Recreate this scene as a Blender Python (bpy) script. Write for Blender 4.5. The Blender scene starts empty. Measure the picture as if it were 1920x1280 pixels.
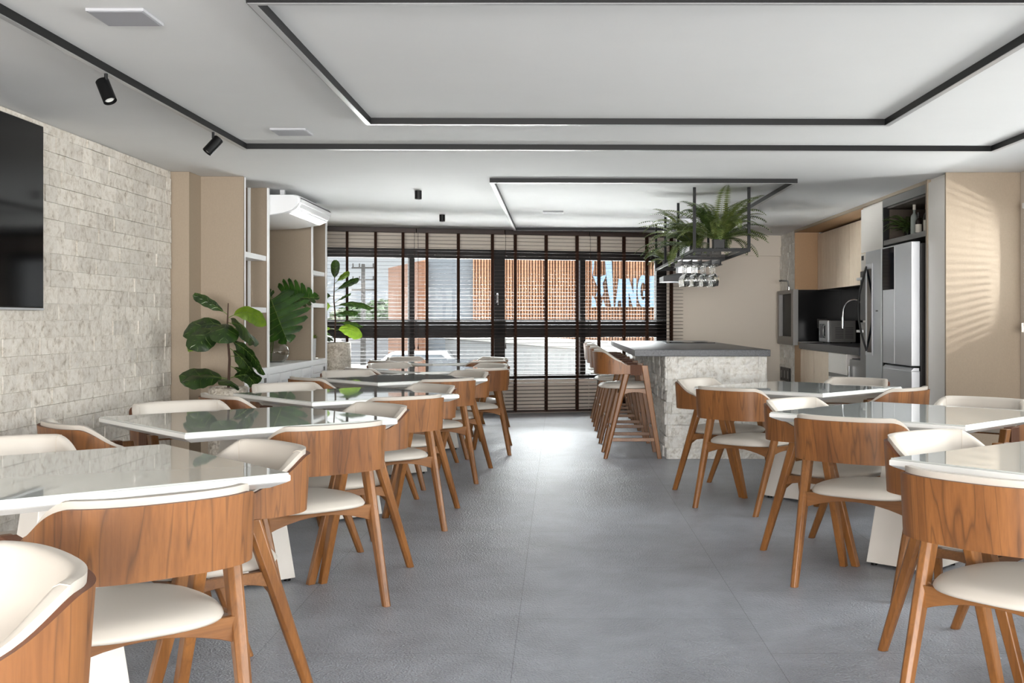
import bpy, math, random
from mathutils import Vector, Matrix, Euler
PI = math.pi
random.seed(7)
scene = bpy.context.scene
COL = scene.collection

# ------------------------------------------------------------------ camera
HC = 1.2
F = 2080.0
cam_d = bpy.data.cameras.new('camera')
cam = bpy.data.objects.new('camera', cam_d)
COL.objects.link(cam)
cam_d.sensor_width = 36.0
cam_d.lens = F / 1920 * 36
cam_d.shift_x = -(1046 - 960) / 1920
cam_d.shift_y = -(640 - 600.5) / 1920
cam_d.clip_start = 0.05
cam_d.clip_end = 400
cam.location = (0, 0, HC)
cam.rotation_euler = (PI / 2, 0, 0)
scene.camera = cam

# ------------------------------------------------------------------ colour
vs = scene.view_settings
vs.view_transform = 'Standard'
try:
    vs.look = 'None'
except Exception:
    pass
vs.gamma = 1
vs.exposure = 1.0
vs.use_curve_mapping = False

# ------------------------------------------------------------------ sky
world = bpy.data.worlds.new('overcast_sky')
scene.world = world
world.use_nodes = True
nt = world.node_tree
nt.nodes.clear()
wo = nt.nodes.new('ShaderNodeOutputWorld')
bg = nt.nodes.new('ShaderNodeBackground')
tc = nt.nodes.new('ShaderNodeTexCoord')
mp = nt.nodes.new('ShaderNodeMapping')
mp.inputs['Scale'].default_value = (3, 3, 9)
nz = nt.nodes.new('ShaderNodeTexNoise')
nz.inputs['Scale'].default_value = 1.6
nz.inputs['Detail'].default_value = 6
cr = nt.nodes.new('ShaderNodeValToRGB')
cr.color_ramp.elements[0].position = 0.38
cr.color_ramp.elements[0].color = (0.74, 0.79, 0.85, 1)
cr.color_ramp.elements[1].position = 0.6
cr.color_ramp.elements[1].color = (0.98, 0.98, 0.97, 1)
nt.links.new(tc.outputs['Generated'], mp.inputs['Vector'])
nt.links.new(mp.outputs['Vector'], nz.inputs['Vector'])
nt.links.new(nz.outputs['Fac'], cr.inputs['Fac'])
nt.links.new(cr.outputs['Color'], bg.inputs['Color'])
bg.inputs['Strength'].default_value = 1.1
# overcast sky: dimmer at the horizon, brighter higher up
sx_n = nt.nodes.new('ShaderNodeSeparateXYZ')
mr = nt.nodes.new('ShaderNodeMapRange')
mr.interpolation_type = 'SMOOTHSTEP'
mr.inputs['From Min'].default_value = 0.06
mr.inputs['From Max'].default_value = 0.22
mr.inputs['To Min'].default_value = 0.5
mr.inputs['To Max'].default_value = 4.2
nt.links.new(tc.outputs['Generated'], sx_n.inputs[0])
nt.links.new(sx_n.outputs['Z'], mr.inputs['Value'])
nt.links.new(mr.outputs['Result'], bg.inputs['Strength'])
nt.links.new(bg.outputs['Background'], wo.inputs['Surface'])


def area(name, loc, rot, sx, sy, power, color=(1, 1, 1)):
    l = bpy.data.lights.new(name, 'AREA')
    l.shape = 'RECTANGLE'
    l.size = sx
    l.size_y = sy
    l.energy = power
    l.color = color
    o = bpy.data.objects.new(name, l)
    COL.objects.link(o)
    o.location = loc
    o.rotation_euler = rot
    return o


WANG = math.atan(0.2494)
# added fill lamp behind the camera; daylight through the right wall's windows
area('rear_fill', (0.3, -8.2, 1.2), (PI / 2, 0, 0), 6.4, 2.2, 950, (1.0, 0.985, 0.96))
area('daylight_right', (4.5, 1.5, 1.75), (PI / 2, 0, PI / 2), 14.5, 1.5, 600, (1.0, 0.985, 0.96))
# added unseen lamps outside the window wall, standing in for sky and street bounce
area('sky_fill', (-0.6, 17.2, 3.35), (math.radians(-90 + 38), 0, WANG), 5.6, 1.7, 1250, (0.97, 0.99, 1.0))
area('street_fill', (-0.6, 17.0, -0.75), (math.radians(-90 - 32), 0, WANG), 5.6, 1.6, 4500, (1.0, 0.99, 0.97))
# added small lamp outside, casting the side blind's streaks on to the end panel
area('streak_lamp', (4.5, 7.75, 1.62), (math.radians(90), 0, math.radians(52)), 0.07, 0.07, 24, (1.0, 0.98, 0.95))
# sun high beyond the opposite building: lights the street and the blind slats
sun_d = bpy.data.lights.new('sun', 'SUN')
sun_d.energy = 14.0
sun_d.angle = math.radians(3)
sun_d.color = (1.0, 0.98, 0.95)
sun = bpy.data.objects.new('sun', sun_d)
COL.objects.link(sun)
sun.rotation_euler = (math.radians(-32), math.radians(6), 0)


# ------------------------------------------------------------------ materials
def sr(r, g, b):
    def f(c):
        c /= 255.0
        return c / 12.92 if c <= 0.04045 else ((c + 0.055) / 1.055) ** 2.4
    return (f(r), f(g), f(b), 1)


MATS = {}


def mat(name, col=(0.8, 0.8, 0.8, 1), rough=0.5, metal=0.0, **k):
    m = bpy.data.materials.new(name)
    m.use_nodes = True
    p = m.node_tree.nodes['Principled BSDF']
    p.inputs['Base Color'].default_value = col
    p.inputs['Roughness'].default_value = rough
    p.inputs['Metallic'].default_value = metal
    for key, v in k.items():
        p.inputs[key.replace('_', ' ')].default_value = v
    MATS[name] = m
    return m


def nodes(m):
    t = m.node_tree
    return t, t.nodes, t.links, t.nodes['Principled BSDF']


def coords(t, scale, rnd=0.0, rot=(0, 0, 0)):
    tcn = t.nodes.new('ShaderNodeTexCoord')
    mpn = t.nodes.new('ShaderNodeMapping')
    mpn.inputs['Scale'].default_value = scale
    mpn.inputs['Rotation'].default_value = rot
    if rnd:
        oi = t.nodes.new('ShaderNodeObjectInfo')
        mu = t.nodes.new('ShaderNodeVectorMath')
        mu.operation = 'SCALE'
        mu.inputs['Scale'].default_value = rnd
        cb = t.nodes.new('ShaderNodeCombineXYZ')
        t.links.new(oi.outputs['Random'], cb.inputs[0])
        t.links.new(oi.outputs['Random'], cb.inputs[1])
        t.links.new(oi.outputs['Random'], cb.inputs[2])
        t.links.new(cb.outputs[0], mu.inputs[0])
        ad = t.nodes.new('ShaderNodeVectorMath')
        t.links.new(tcn.outputs['Object'], ad.inputs[0])
        t.links.new(mu.outputs[0], ad.inputs[1])
        t.links.new(ad.outputs[0], mpn.inputs['Vector'])
    else:
        t.links.new(tcn.outputs['Object'], mpn.inputs['Vector'])
    return mpn.outputs['Vector']


def noise(t, vec, scale, detail=4, rough=0.5, dist=0.0):
    n = t.nodes.new('ShaderNodeTexNoise')
    n.inputs['Scale'].default_value = scale
    n.inputs['Detail'].default_value = detail
    n.inputs['Roughness'].default_value = rough
    n.inputs['Distortion'].default_value = dist
    t.links.new(vec, n.inputs['Vector'])
    return n.outputs['Fac']


def ramp(t, fac, stops):
    r = t.nodes.new('ShaderNodeValToRGB')
    e = r.color_ramp.elements
    while len(e) < len(stops):
        e.new(0.5)
    for el, (p, c) in zip(e, stops):
        el.position = p
        el.color = c
    t.links.new(fac, r.inputs['Fac'])
    return r.outputs['Color']


def bump(t, h, strength, dist=0.01, normal=None):
    b = t.nodes.new('ShaderNodeBump')
    b.inputs['Strength'].default_value = strength
    b.inputs['Distance'].default_value = dist
    t.links.new(h, b.inputs['Height'])
    if normal:
        t.links.new(normal, b.inputs['Normal'])
    return b.outputs['Normal']


def mix(t, a, b, fac, mode='MIX'):
    m = t.nodes.new('ShaderNodeMix')
    m.data_type = 'RGBA'
    m.blend_type = mode
    for s, v in ((m.inputs[0], fac), (m.inputs[6], a), (m.inputs[7], b)):
        if hasattr(v, 'links') or hasattr(v, 'is_output'):
            t.links.new(v, s)
        else:
            s.default_value = v
    return m.outputs[2]


def wood(name, light, mid, dark, sc=1.0, rough=0.42, along='z', line=1.0):
    m = mat(name, mid, rough)
    t, N, L, p = nodes(m)
    s = {'z': (9 * sc, 9 * sc, 0.6 * sc), 'x': (0.9 * sc, 9 * sc, 9 * sc), 'y': (9 * sc, 0.9 * sc, 9 * sc)}[along]
    v = coords(t, s, rnd=7.3)
    a = noise(t, v, 0.75, 3, 0.5, 0.35)
    w = N.new('ShaderNodeMath')
    w.operation = 'MULTIPLY'
    w.inputs[1].default_value = 24.0
    L.new(a, w.inputs[0])
    fr = N.new('ShaderNodeMath')
    fr.operation = 'PINGPONG'
    fr.inputs[1].default_value = 1.0
    L.new(w.outputs[0], fr.inputs[0])
    c1 = ramp(t, a, [(0.3, mid), (0.5, light), (0.72, mid)])
    c2 = ramp(t, fr.outputs[0], [(0.0, dark), (0.16, (1, 1, 1, 1)), (1.0, (1, 1, 1, 1))])
    lf = ramp(t, fr.outputs[0], [(0.0, (0.5 * line,) * 3 + (1,)), (0.14, (0.2 * line,) * 3 + (1,)), (0.34, (0, 0, 0, 1))])
    col = mix(t, c1, dark, lf)
    v2 = coords(t, tuple(q * 6 for q in s), rnd=7.3)
    fine = noise(t, v2, 2.2, 3, 0.6)
    fc = ramp(t, fine, [(0.35, (0.72, 0.68, 0.62, 1)), (0.6, (1, 1, 1, 1))])
    col = mix(t, col, fc, 0.55, 'MULTIPLY')
    L.new(col, p.inputs['Base Color'])
    L.new(bump(t, fine, 0.12, 0.002), p.inputs['Normal'])
    p.inputs['Coat Weight'].default_value = 0.12
    p.inputs['Coat Roughness'].default_value = 0.25
    return m


wood('wood_shell', sr(140, 90, 46), sr(102, 61, 27), sr(46, 24, 10), 1.0, rough=0.5, line=1.0)
wood('wood_leg', sr(136, 88, 42), sr(108, 67, 29), sr(68, 38, 16), 1.2, line=0.5)
wood('wood_frame', sr(132, 88, 48), sr(112, 71, 38), sr(88, 54, 30), 1.0, along='x', line=0.4)
mat('wood_edge', sr(96, 52, 24), 0.5)
mat('cord_wrap', sr(92, 54, 30), 0.6)


def leather():
    m = mat('cream_leather', sr(186, 179, 170), 0.42)
    t, N, L, p = nodes(m)
    v = coords(t, (1, 1, 1))
    n = noise(t, v, 420, 2, 0.5)
    L.new(bump(t, n, 0.12, 0.001), p.inputs['Normal'])
    p.inputs['Specular IOR Level'].default_value = 0.4
    return m


leather()
mat('leather_seam', sr(188, 178, 166), 0.6)
mat('white_lacquer', sr(238, 238, 236), 0.22, Coat_Weight=0.4, Coat_Roughness=0.08)
mat('painted_glass', sr(198, 201, 198), 0.03, Specular_IOR_Level=0.6, Coat_Weight=0.5, Coat_Roughness=0.02)
mat('table_base', sr(226, 221, 214), 0.4)
mat('black_metal', sr(10, 10, 11), 0.45, 0.0, Specular_IOR_Level=0.2)
mat('track_black', sr(9, 9, 10), 0.45, 0.0, Specular_IOR_Level=0.25)
mat('diffuser', sr(176, 176, 177), 0.3)
mat('black_plastic', sr(9, 9, 10), 0.45, 0.0, Specular_IOR_Level=0.3)
mat('white_plastic', sr(206, 207, 209), 0.3)
mat('white_gloss', sr(240, 241, 243), 0.18)
mat('grille', sr(158, 158, 164), 0.6)
mat('speaker_white', sr(172, 172, 176), 0.6)
mat('chrome', sr(215, 218, 222), 0.15, 1.0)
mat('black_stone', sr(6, 6, 8), 0.25, 0.0, Specular_IOR_Level=0.25)
mat('screen', sr(3, 3, 4), 0.08, 0.0, Specular_IOR_Level=0.3)
mat('dark_glass', sr(20, 26, 34), 0.05)
mat('white_paint', sr(244, 245, 246), 0.35)
mat('cabinet_grey', sr(236, 231, 225), 0.35)
mat('mdf_black', sr(9, 8, 8), 0.5, 0.0, Specular_IOR_Level=0.2)
mat('shelf_lining', sr(62, 50, 38), 0.6)
mat('soil', sr(54, 40, 30), 0.9)
mat('bark', sr(66, 46, 34), 0.8)
mat('green_stem', sr(96, 120, 58), 0.5)
mat('beige_wall', sr(218, 208, 195), 0.7)
mat('wall_white', sr(214, 208, 200), 0.8)
mat('lens', sr(230, 230, 226), 0.15)
mat('cork', sr(176, 120, 74), 0.6)
mat('label_white', sr(226, 220, 208), 0.6)
mat('bottle_dark', sr(40, 34, 30), 0.12)
mat('bottle_clear', sr(150, 156, 150), 0.1)
mat('bottle_cream', sr(206, 202, 176), 0.3)
mat('cap_orange', sr(196, 104, 52), 0.5)
mat('cap_black', sr(28, 26, 26), 0.4)


def glass(name, col, rough=0.0, ior=1.45):
    return mat(name, col, rough, 0.0, Transmission_Weight=1.0, IOR=ior)


glass('clear_glass', (0.97, 0.98, 0.98, 1))
glass('water', (0.95, 0.97, 0.95, 1), 0.0, 1.33)


def pane():
    m = bpy.data.materials.new('window_pane')
    m.use_nodes = True
    t = m.node_tree
    t.nodes.clear()
    o = t.nodes.new('ShaderNodeOutputMaterial')
    tr = t.nodes.new('ShaderNodeBsdfTransparent')
    tr.inputs[0].default_value = (0.93, 0.95, 0.95, 1)
    gl = t.nodes.new('ShaderNodeBsdfGlossy')
    gl.inputs['Roughness'].default_value = 0.02
    mx = t.nodes.new('ShaderNodeMixShader')
    fr = t.nodes.new('ShaderNodeFresnel')
    fr.inputs['IOR'].default_value = 1.45
    t.links.new(fr.outputs[0], mx.inputs[0])
    t.links.new(tr.outputs[0], mx.inputs[1])
    t.links.new(gl.outputs[0], mx.inputs[2])
    t.links.new(mx.outputs[0], o.inputs[0])
    MATS['window_pane'] = m


pane()


def plaster(name, col, b=0.05, var=0.04):
    m = mat(name, col, 0.85)
    t, N, L, p = nodes(m)
    v = coords(t, (1, 1, 1))
    n = noise(t, v, 0.9, 5, 0.6)
    c = tuple(max(0, q * (1 - var)) for q in col[:3]) + (1,)
    L.new(ramp(t, n, [(0.35, c), (0.65, col)]), p.inputs['Base Color'])
    L.new(bump(t, noise(t, v, 60, 3), b, 0.002), p.inputs['Normal'])
    return m


plaster('ceiling_paint', sr(222, 222, 222))
plaster('wall_paint', sr(196, 186, 174))


def laminate(name, col, s=1.0):
    m = mat(name, col, 0.55)
    t, N, L, p = nodes(m)
    v = coords(t, (260 * s, 260 * s, 60 * s))
    n = noise(t, v, 1.0, 3, 0.6)
    v3 = coords(t, (60, 60, 400))
    n3 = noise(t, v3, 1.0, 2, 0.6)
    d = tuple(q * 0.92 for q in col[:3]) + (1,)
    a = ramp(t, n, [(0.35, d), (0.65, col)])
    b = ramp(t, n3, [(0.35, (0.95, 0.95, 0.95, 1)), (0.65, (1, 1, 1, 1))])
    L.new(mix(t, a, b, 0.7, 'MULTIPLY'), p.inputs['Base Color'])
    return m


laminate('beige_laminate', sr(154, 138, 119))
laminate('beige_laminate_warm', sr(176, 140, 102))
wood('oak_front', sr(236, 218, 196), sr(228, 207, 184), sr(210, 186, 160), 1.2, rough=0.5, line=0.25)


def steel(name, col, rough=0.3):
    m = mat(name, col, rough, 0.6)
    t, N, L, p = nodes(m)
    v = coords(t, (200, 200, 1.5))
    n = noise(t, v, 1.0, 2)
    L.new(bump(t, n, 0.04, 0.001), p.inputs['Normal'])
    return m


steel('steel', sr(214, 216, 220), 0.36)
steel('steel_dark', sr(120, 118, 116), 0.4)
mat('appliance_grey', sr(205, 208, 212), 0.35, 0.5)
mat('hood_steel', sr(84, 84, 86), 0.55, 0.3)
mat('appliance_dark', sr(52, 50, 50), 0.45)


def floor_mat():
    m = mat('slate_vinyl', sr(112, 114, 119), 0.34)
    t, N, L, p = nodes(m)
    v = coords(t, (1, 1, 1))
    big = noise(t, v, 0.7, 6, 0.6, 0.4)
    med = noise(t, v, 4.0, 6, 0.65, 0.3)
    c = ramp(t, med, [(0.3, sr(138, 142, 150)), (0.7, sr(167, 172, 181))])
    c2 = ramp(t, big, [(0.35, (0.82, 0.82, 0.82, 1)), (0.65, (1.05, 1.05, 1.05, 1))])
    c = mix(t, c, c2, 0.8, 'MULTIPLY')
    # seams: 0.925 m tiles
    br = N.new('ShaderNodeTexBrick')
    br.offset = 0.5
    br.inputs['Scale'].default_value = 1.0
    br.inputs['Brick Width'].default_value = 0.925
    br.inputs['Row Height'].default_value = 0.925
    br.inputs['Mortar Size'].default_value = 0.0016
    br.inputs['Mortar Smooth'].default_value = 0.2
    br.inputs['Color1'].default_value = (1, 1, 1, 1)
    br.inputs['Color2'].default_value = (0.93, 0.93, 0.93, 1)
    br.inputs['Mortar'].default_value = (0.45, 0.45, 0.45, 1)
    tcn = N.new('ShaderNodeTexCoord')
    mpn = N.new('ShaderNodeMapping')
    mpn.inputs['Rotation'].default_value = (0, 0, PI / 2)
    mpn.inputs['Location'].default_value = (0.3, 0.157, 0)
    L.new(tcn.outputs['Object'], mpn.inputs['Vector'])
    L.new(mpn.outputs[0], br.inputs['Vector'])
    c = mix(t, c, br.outputs['Color'], 1.0, 'MULTIPLY')
    L.new(c, p.inputs['Base Color'])
    g = noise(t, v, 95, 3, 0.55, 0.4)
    vr = N.new('ShaderNodeTexVoronoi')
    vr.inputs['Scale'].default_value = 120
    L.new(v, vr.inputs['Vector'])
    ad = N.new('ShaderNodeMath')
    ad.operation = 'ADD'
    L.new(g, ad.inputs[0])
    L.new(vr.outputs['Distance'], ad.inputs[1])
    L.new(bump(t, ad.outputs[0], 0.8, 0.004), p.inputs['Normal'])
    rr = N.new('ShaderNodeMapRange')
    rr.inputs[3].default_value = 0.24
    rr.inputs[4].default_value = 0.4
    L.new(med, rr.inputs[0])
    L.new(rr.outputs[0], p.inputs['Roughness'])
    p.inputs['Specular IOR Level'].default_value = 0.6
    return m


floor_mat()


def stone_mat(name, light, mid, dark, bs=0.6, rz=4.0):
    m = mat(name, mid, 0.85)
    t, N, L, p = nodes(m)
    v = coords(t, (1, 1, 1))
    a = noise(t, v, 12, 7, 0.66, 0.5)
    b = noise(t, v, 20, 7, 0.7, 0.5)
    c = ramp(t, a, [(0.3, mid), (0.5, light), (0.75, mid)])
    pits = ramp(t, b, [(0.33, dark), (0.43, (0.86, 0.83, 0.79, 1)), (0.53, (1, 1, 1, 1))])
    c = mix(t, c, pits, 0.75, 'MULTIPLY')
    at = N.new('ShaderNodeAttribute')
    at.attribute_name = 'tone'
    c = mix(t, c, at.outputs['Color'], 1.0, 'MULTIPLY')
    L.new(c, p.inputs['Base Color'])
    v2 = coords(t, (1, 1, 0.45))
    rough = noise(t, v2, 22, 8, 0.7, 0.6)
    L.new(bump(t, rough, bs, 0.02), p.inputs['Normal'])
    return m


stone_mat('travertine', sr(222, 216, 207), sr(196, 187, 175), (0.40, 0.35, 0.3, 1), 0.4)
stone_mat('split_stone', sr(240, 238, 233), sr(226, 222, 214), (0.5, 0.47, 0.42, 1), 0.9)


def granite():
    m = mat('grey_granite', sr(84, 86, 92), 0.28)
    t, N, L, p = nodes(m)
    v = coords(t, (1, 1, 1))
    n = noise(t, v, 260, 3, 0.7)
    n2 = noise(t, v, 9, 5, 0.6)
    c = ramp(t, n, [(0.36, sr(30, 31, 34)), (0.5, sr(54, 56, 61)), (0.68, sr(110, 112, 118))])
    c = mix(t, c, ramp(t, n2, [(0.3, (0.85, 0.85, 0.85, 1)), (0.7, (1.05, 1.05, 1.05, 1))]), 0.7, 'MULTIPLY')
    L.new(c, p.inputs['Base Color'])
    p.inputs['Roughness'].default_value = 0.35
    p.inputs['Specular IOR Level'].default_value = 0.3


granite()


def blindwood():
    m = mat('blind_wood', sr(62, 38, 27), 0.5)
    t, N, L, p = nodes(m)
    v = coords(t, (1.5, 30, 30))
    n = noise(t, v, 1.5, 3)
    L.new(ramp(t, n, [(0.3, sr(36, 20, 13)), (0.7, sr(56, 33, 22))]), p.inputs['Base Color'])
    p.inputs['Coat Weight'].default_value = 0.08


blindwood()
mat('blind_tape', sr(46, 26, 15), 0.8, 0.0, Specular_IOR_Level=0.2)
mat('window_frame', sr(17, 13, 12), 0.45, 0.0, Specular_IOR_Level=0.25)
mat('sash_edge', sr(178, 184, 190), 0.35)


def leafmat(name, c1, c2, rough=0.35, tr=0.25):
    m = mat(name, c1, rough)
    t, N, L, p = nodes(m)
    v = coords(t, (1, 1, 1))
    n = noise(t, v, 14, 3)
    L.new(ramp(t, n, [(0.35, c1), (0.65, c2)]), p.inputs['Base Color'])
    p.inputs['Subsurface Weight'].default_value = 0.0
    p.inputs['Coat Weight'].default_value = 0.3
    p.inputs['Coat Roughness'].default_value = 0.2
    # thin leaf: part of the light comes through
    out = N['Material Output']
    ms = N.new('ShaderNodeMixShader')
    ms.inputs[0].default_value = tr
    tl = N.new('ShaderNodeBsdfTranslucent')
    hs = N.new('ShaderNodeHueSaturation')
    hs.inputs['Value'].default_value = 1.8
    L.new(p.inputs['Base Color'].links[0].from_socket, hs.inputs['Color'])
    L.new(hs.outputs[0], tl.inputs['Color'])
    L.new(p.outputs[0], ms.inputs[1])
    L.new(tl.outputs[0], ms.inputs[2])
    L.new(ms.outputs[0], out.inputs[0])
    return m


leafmat('fiddle_leaf', sr(26, 44, 18), sr(48, 74, 26))
leafmat('fiddle_leaf_light', sr(84, 112, 30), sr(112, 138, 42), tr=0.35)
leafmat('leaf_vein', sr(96, 116, 56), sr(110, 130, 66))
leafmat('monstera_leaf', sr(28, 56, 15), sr(50, 86, 24), 0.28)
leafmat('fern_leaf', sr(74, 88, 40), sr(108, 118, 62), 0.5, 0.2)
leafmat('fern_leaf_dark', sr(36, 52, 22), sr(64, 82, 36), 0.45, 0.2)


def potmat():
    m = mat('pearl_pot', sr(206, 198, 186), 0.4)
    t, N, L, p = nodes(m)
    v = coords(t, (1, 1, 1))
    vr = N.new('ShaderNodeTexVoronoi')
    vr.inputs['Scale'].default_value = 34
    L.new(v, vr.inputs['Vector'])
    n = noise(t, v, 24, 5, 0.7, 1.5)
    L.new(ramp(t, n, [(0.36, sr(172, 160, 142)), (0.6, sr(226, 218, 206))]), p.inputs['Base Color'])
    ad = N.new('ShaderNodeMath')
    L.new(n, ad.inputs[0])
    L.new(vr.outputs['Distance'], ad.inputs[1])
    L.new(bump(t, ad.outputs[0], 0.9, 0.012), p.inputs['Normal'])
    return m


potmat()
# outside
mat('slat_orange', sr(146, 104, 76), 0.7)
mat('slat_back', sr(100, 66, 46), 0.8)
mat('facade_grey', sr(88, 92, 97), 0.8)
mat('facade_grey_b', sr(88, 89, 90), 0.8)
mat('coping_white', sr(122, 121, 118), 0.8)
mat('asphalt', sr(112, 110, 107), 0.9)
mat('bounce_paving', sr(225, 222, 216), 0.9)
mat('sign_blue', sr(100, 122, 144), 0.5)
mat('sign_side_shade', sr(52, 72, 98), 0.5)  # letter sides: their shade is put into a darker blue
mat('pole_concrete', sr(56,54,52), 0.9)
mat('tree_green', sr(72, 88, 62), 0.9)
mat('car_white', sr(150,150,150), 0.3)
mat('car_glass', sr(60, 66, 72), 0.1)
mat('tyre', sr(34, 34, 34), 0.8)
mat('building_low', sr(104, 104, 106), 0.8)


# ------------------------------------------------------------------ mesh collector
class MB:
    def __init__(self):
        self.v = []
        self.f = []
        self.mi = []
        self.tone = []

    def add(self, verts, faces, mi=0, tone=None):
        b = len(self.v)
        self.v += [tuple(p) for p in verts]
        for f in faces:
            self.f.append(tuple(i + b for i in f))
            self.mi.append(mi)
            self.tone.append(tone)
        return self

    def box(self, x0, x1, y0, y1, z0, z1, mi=0, M=None):
        vs_ = [(x, y, z) for z in (z0, z1) for y in (y0, y1) for x in (x0, x1)]
        if M is not None:
            vs_ = [tuple(M @ Vector(p)) for p in vs_]
        return self.add(vs_, [(0, 2, 3, 1), (4, 5, 7, 6), (0, 1, 5, 4), (2, 6, 7, 3), (0, 4, 6, 2), (1, 3, 7, 5)], mi)

    def prism(self, poly, z0, z1, mi=0, M=None):
        n = len(poly)
        vs_ = [(x, y, z0) for x, y in poly] + [(x, y, z1) for x, y in poly]
        if M is not None:
            vs_ = [tuple(M @ Vector(p)) for p in vs_]
        fs = [tuple(range(n - 1, -1, -1)), tuple(range(n, 2 * n))]
        fs += [(i, (i + 1) % n, n + (i + 1) % n, n + i) for i in range(n)]
        return self.add(vs_, fs, mi)

    def loft(self, rings, mi=0, cap0=True, cap1=True, closed=True):
        n = len(rings[0])
        vs_ = [p for r in rings for p in r]
        fs = []
        for k in range(len(rings) - 1):
            for i in range(n if closed else n - 1):
                j = (i + 1) % n
                fs.append((k * n + i, k * n + j, (k + 1) * n + j, (k + 1) * n + i))
        if cap0:
            fs.append(tuple(range(n - 1, -1, -1)))
        if cap1:
            fs.append(tuple((len(rings) - 1) * n + i for i in range(n)))
        return self.add(vs_, fs, mi)

    def tube(self, pts, rad, n=10, mi=0, caps=True):
        pts = [Vector(p) for p in pts]
        rings = []
        prev = None
        for i, p in enumerate(pts):
            if i == 0:
                d = pts[1] - p
            elif i == len(pts) - 1:
                d = p - pts[i - 1]
            else:
                d = pts[i + 1] - pts[i - 1]
            d.normalize()
            if prev is None:
                a = Vector((0, 0, 1)) if abs(d.z) < 0.9 else Vector((1, 0, 0))
                u = d.cross(a).normalized()
            else:
                u = (prev - d * prev.dot(d)).normalized()
            prev = u
            w = d.cross(u)
            r = rad[i] if isinstance(rad, (list, tuple)) else rad
            rings.append([tuple(p + u * (r * math.cos(2 * PI * k / n)) + w * (r * math.sin(2 * PI * k / n))) for k in range(n)])
        return self.loft(rings, mi, caps, caps)

    def lathe(self, prof, n=24, mi=0, M=None, cap0=True, cap1=True):
        rings = []
        for r, z in prof:
            ring = [(r * math.cos(2 * PI * k / n), r * math.sin(2 * PI * k / n), z) for k in range(n)]
            if M is not None:
                ring = [tuple(M @ Vector(p)) for p in ring]
            rings.append(ring)
        return self.loft(rings, mi, cap0, cap1)

    def beam(self, p0, p1, w0, h0, w1=None, h1=None, ref=(0, 1, 0), mi=0, ch=0.0):
        """tapered bar from p0 to p1, cut level at both ends"""
        w1 = w1 or w0
        h1 = h1 or h0
        rings = []
        for p, w, h in ((p0, w0, h0), (p1, w1, h1)):
            c = ch * min(w, h)
            sec = [(-w / 2 + c, -h / 2), (w / 2 - c, -h / 2), (w / 2, -h / 2 + c), (w / 2, h / 2 - c),
                   (w / 2 - c, h / 2), (-w / 2 + c, h / 2), (-w / 2, h / 2 - c), (-w / 2, -h / 2 + c)] if ch else \
                  [(-w / 2, -h / 2), (w / 2, -h / 2), (w / 2, h / 2), (-w / 2, h / 2)]
            rings.append([(p[0] + a, p[1] + b, p[2]) for a, b in sec])
        return self.loft(rings, mi)

    def bar(self, p0, p1, w, h, mi=0):
        """bar of width w (horizontal) and height h between two points"""
        p0 = Vector(p0)
        p1 = Vector(p1)
        d = (p1 - p0).normalized()
        up = Vector((0, 0, 1)) if abs(d.z) < 0.95 else Vector((0, 1, 0))
        s = d.cross(up).normalized()
        u = s.cross(d).normalized()
        rings = [[tuple(p + s * a + u * b) for a, b in ((-w / 2, -h / 2), (w / 2, -h / 2), (w / 2, h / 2), (-w / 2, h / 2))] for p in (p0, p1)]
        return self.loft(rings, mi)

    def build(self, name, mats, parent=None, bevel=0, smooth=False, angle=35, loc=None, rot=None, segs=2):
        me = bpy.data.meshes.new(name)
        me.from_pydata(self.v, [], self.f)
        if isinstance(mats, str):
            mats = [mats]
        for m in mats:
            me.materials.append(MATS[m])
        if len(mats) > 1:
            me.polygons.foreach_set('material_index', self.mi)
        if any(t_ is not None for t_ in self.tone):
            ca = me.color_attributes.new('tone', 'FLOAT_COLOR', 'CORNER')
            i = 0
            for p, t_ in zip(me.polygons, self.tone):
                t_ = t_ or (1, 1, 1)
                for _ in range(p.loop_total):
                    ca.data[i].color = (t_[0], t_[1], t_[2], 1)
                    i += 1
        me.update()
        if smooth:
            me.shade_smooth()
            me.set_sharp_from_angle(angle=math.radians(angle))
        o = bpy.data.objects.new(name, me)
        COL.objects.link(o)
        if parent is not None:
            o.parent = parent
        if loc:
            o.location = loc
        if rot:
            o.rotation_euler = rot
        if bevel:
            b = o.modifiers.new('bevel', 'BEVEL')
            b.width = bevel
            b.segments = segs
            b.limit_method = 'ANGLE'
            b.angle_limit = math.radians(40)
            b.harden_normals = False
        return o


def tag(o, label, cat, group=None, kind=None):
    if label:
        o['label'] = label
    if cat:
        o['category'] = cat
    if group:
        o['group'] = group
    if kind:
        o['kind'] = kind
    return o


def empty(name, loc=(0, 0, 0), rz=0.0):
    o = bpy.data.objects.new(name, None)
    o.empty_display_size = 0.1
    COL.objects.link(o)
    o.location = loc
    o.rotation_euler = (0, 0, rz)
    return o


def struct(o):
    o['kind'] = 'structure'
    return o


def copy_tree(o, parent=None):
    c = o.copy()
    COL.objects.link(c)
    if parent is not None:
        c.parent = parent
    for ch in list(o.children):
        copy_tree(ch, c)
    return c


def box_obj(name, x0, x1, y0, y1, z0, z1, m, parent=None, bevel=0):
    return MB().box(x0, x1, y0, y1, z0, z1).build(name, m, parent, bevel=bevel)


def sup(hw, hd, e, n, cy=0.0):
    r = []
    for k in range(n):
        a = 2 * PI * k / n
        c, s = math.cos(a), math.sin(a)
        r.append((hw * math.copysign(abs(c) ** (2 / e), c), cy + hd * math.copysign(abs(s) ** (2 / e), s)))
    return r


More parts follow.
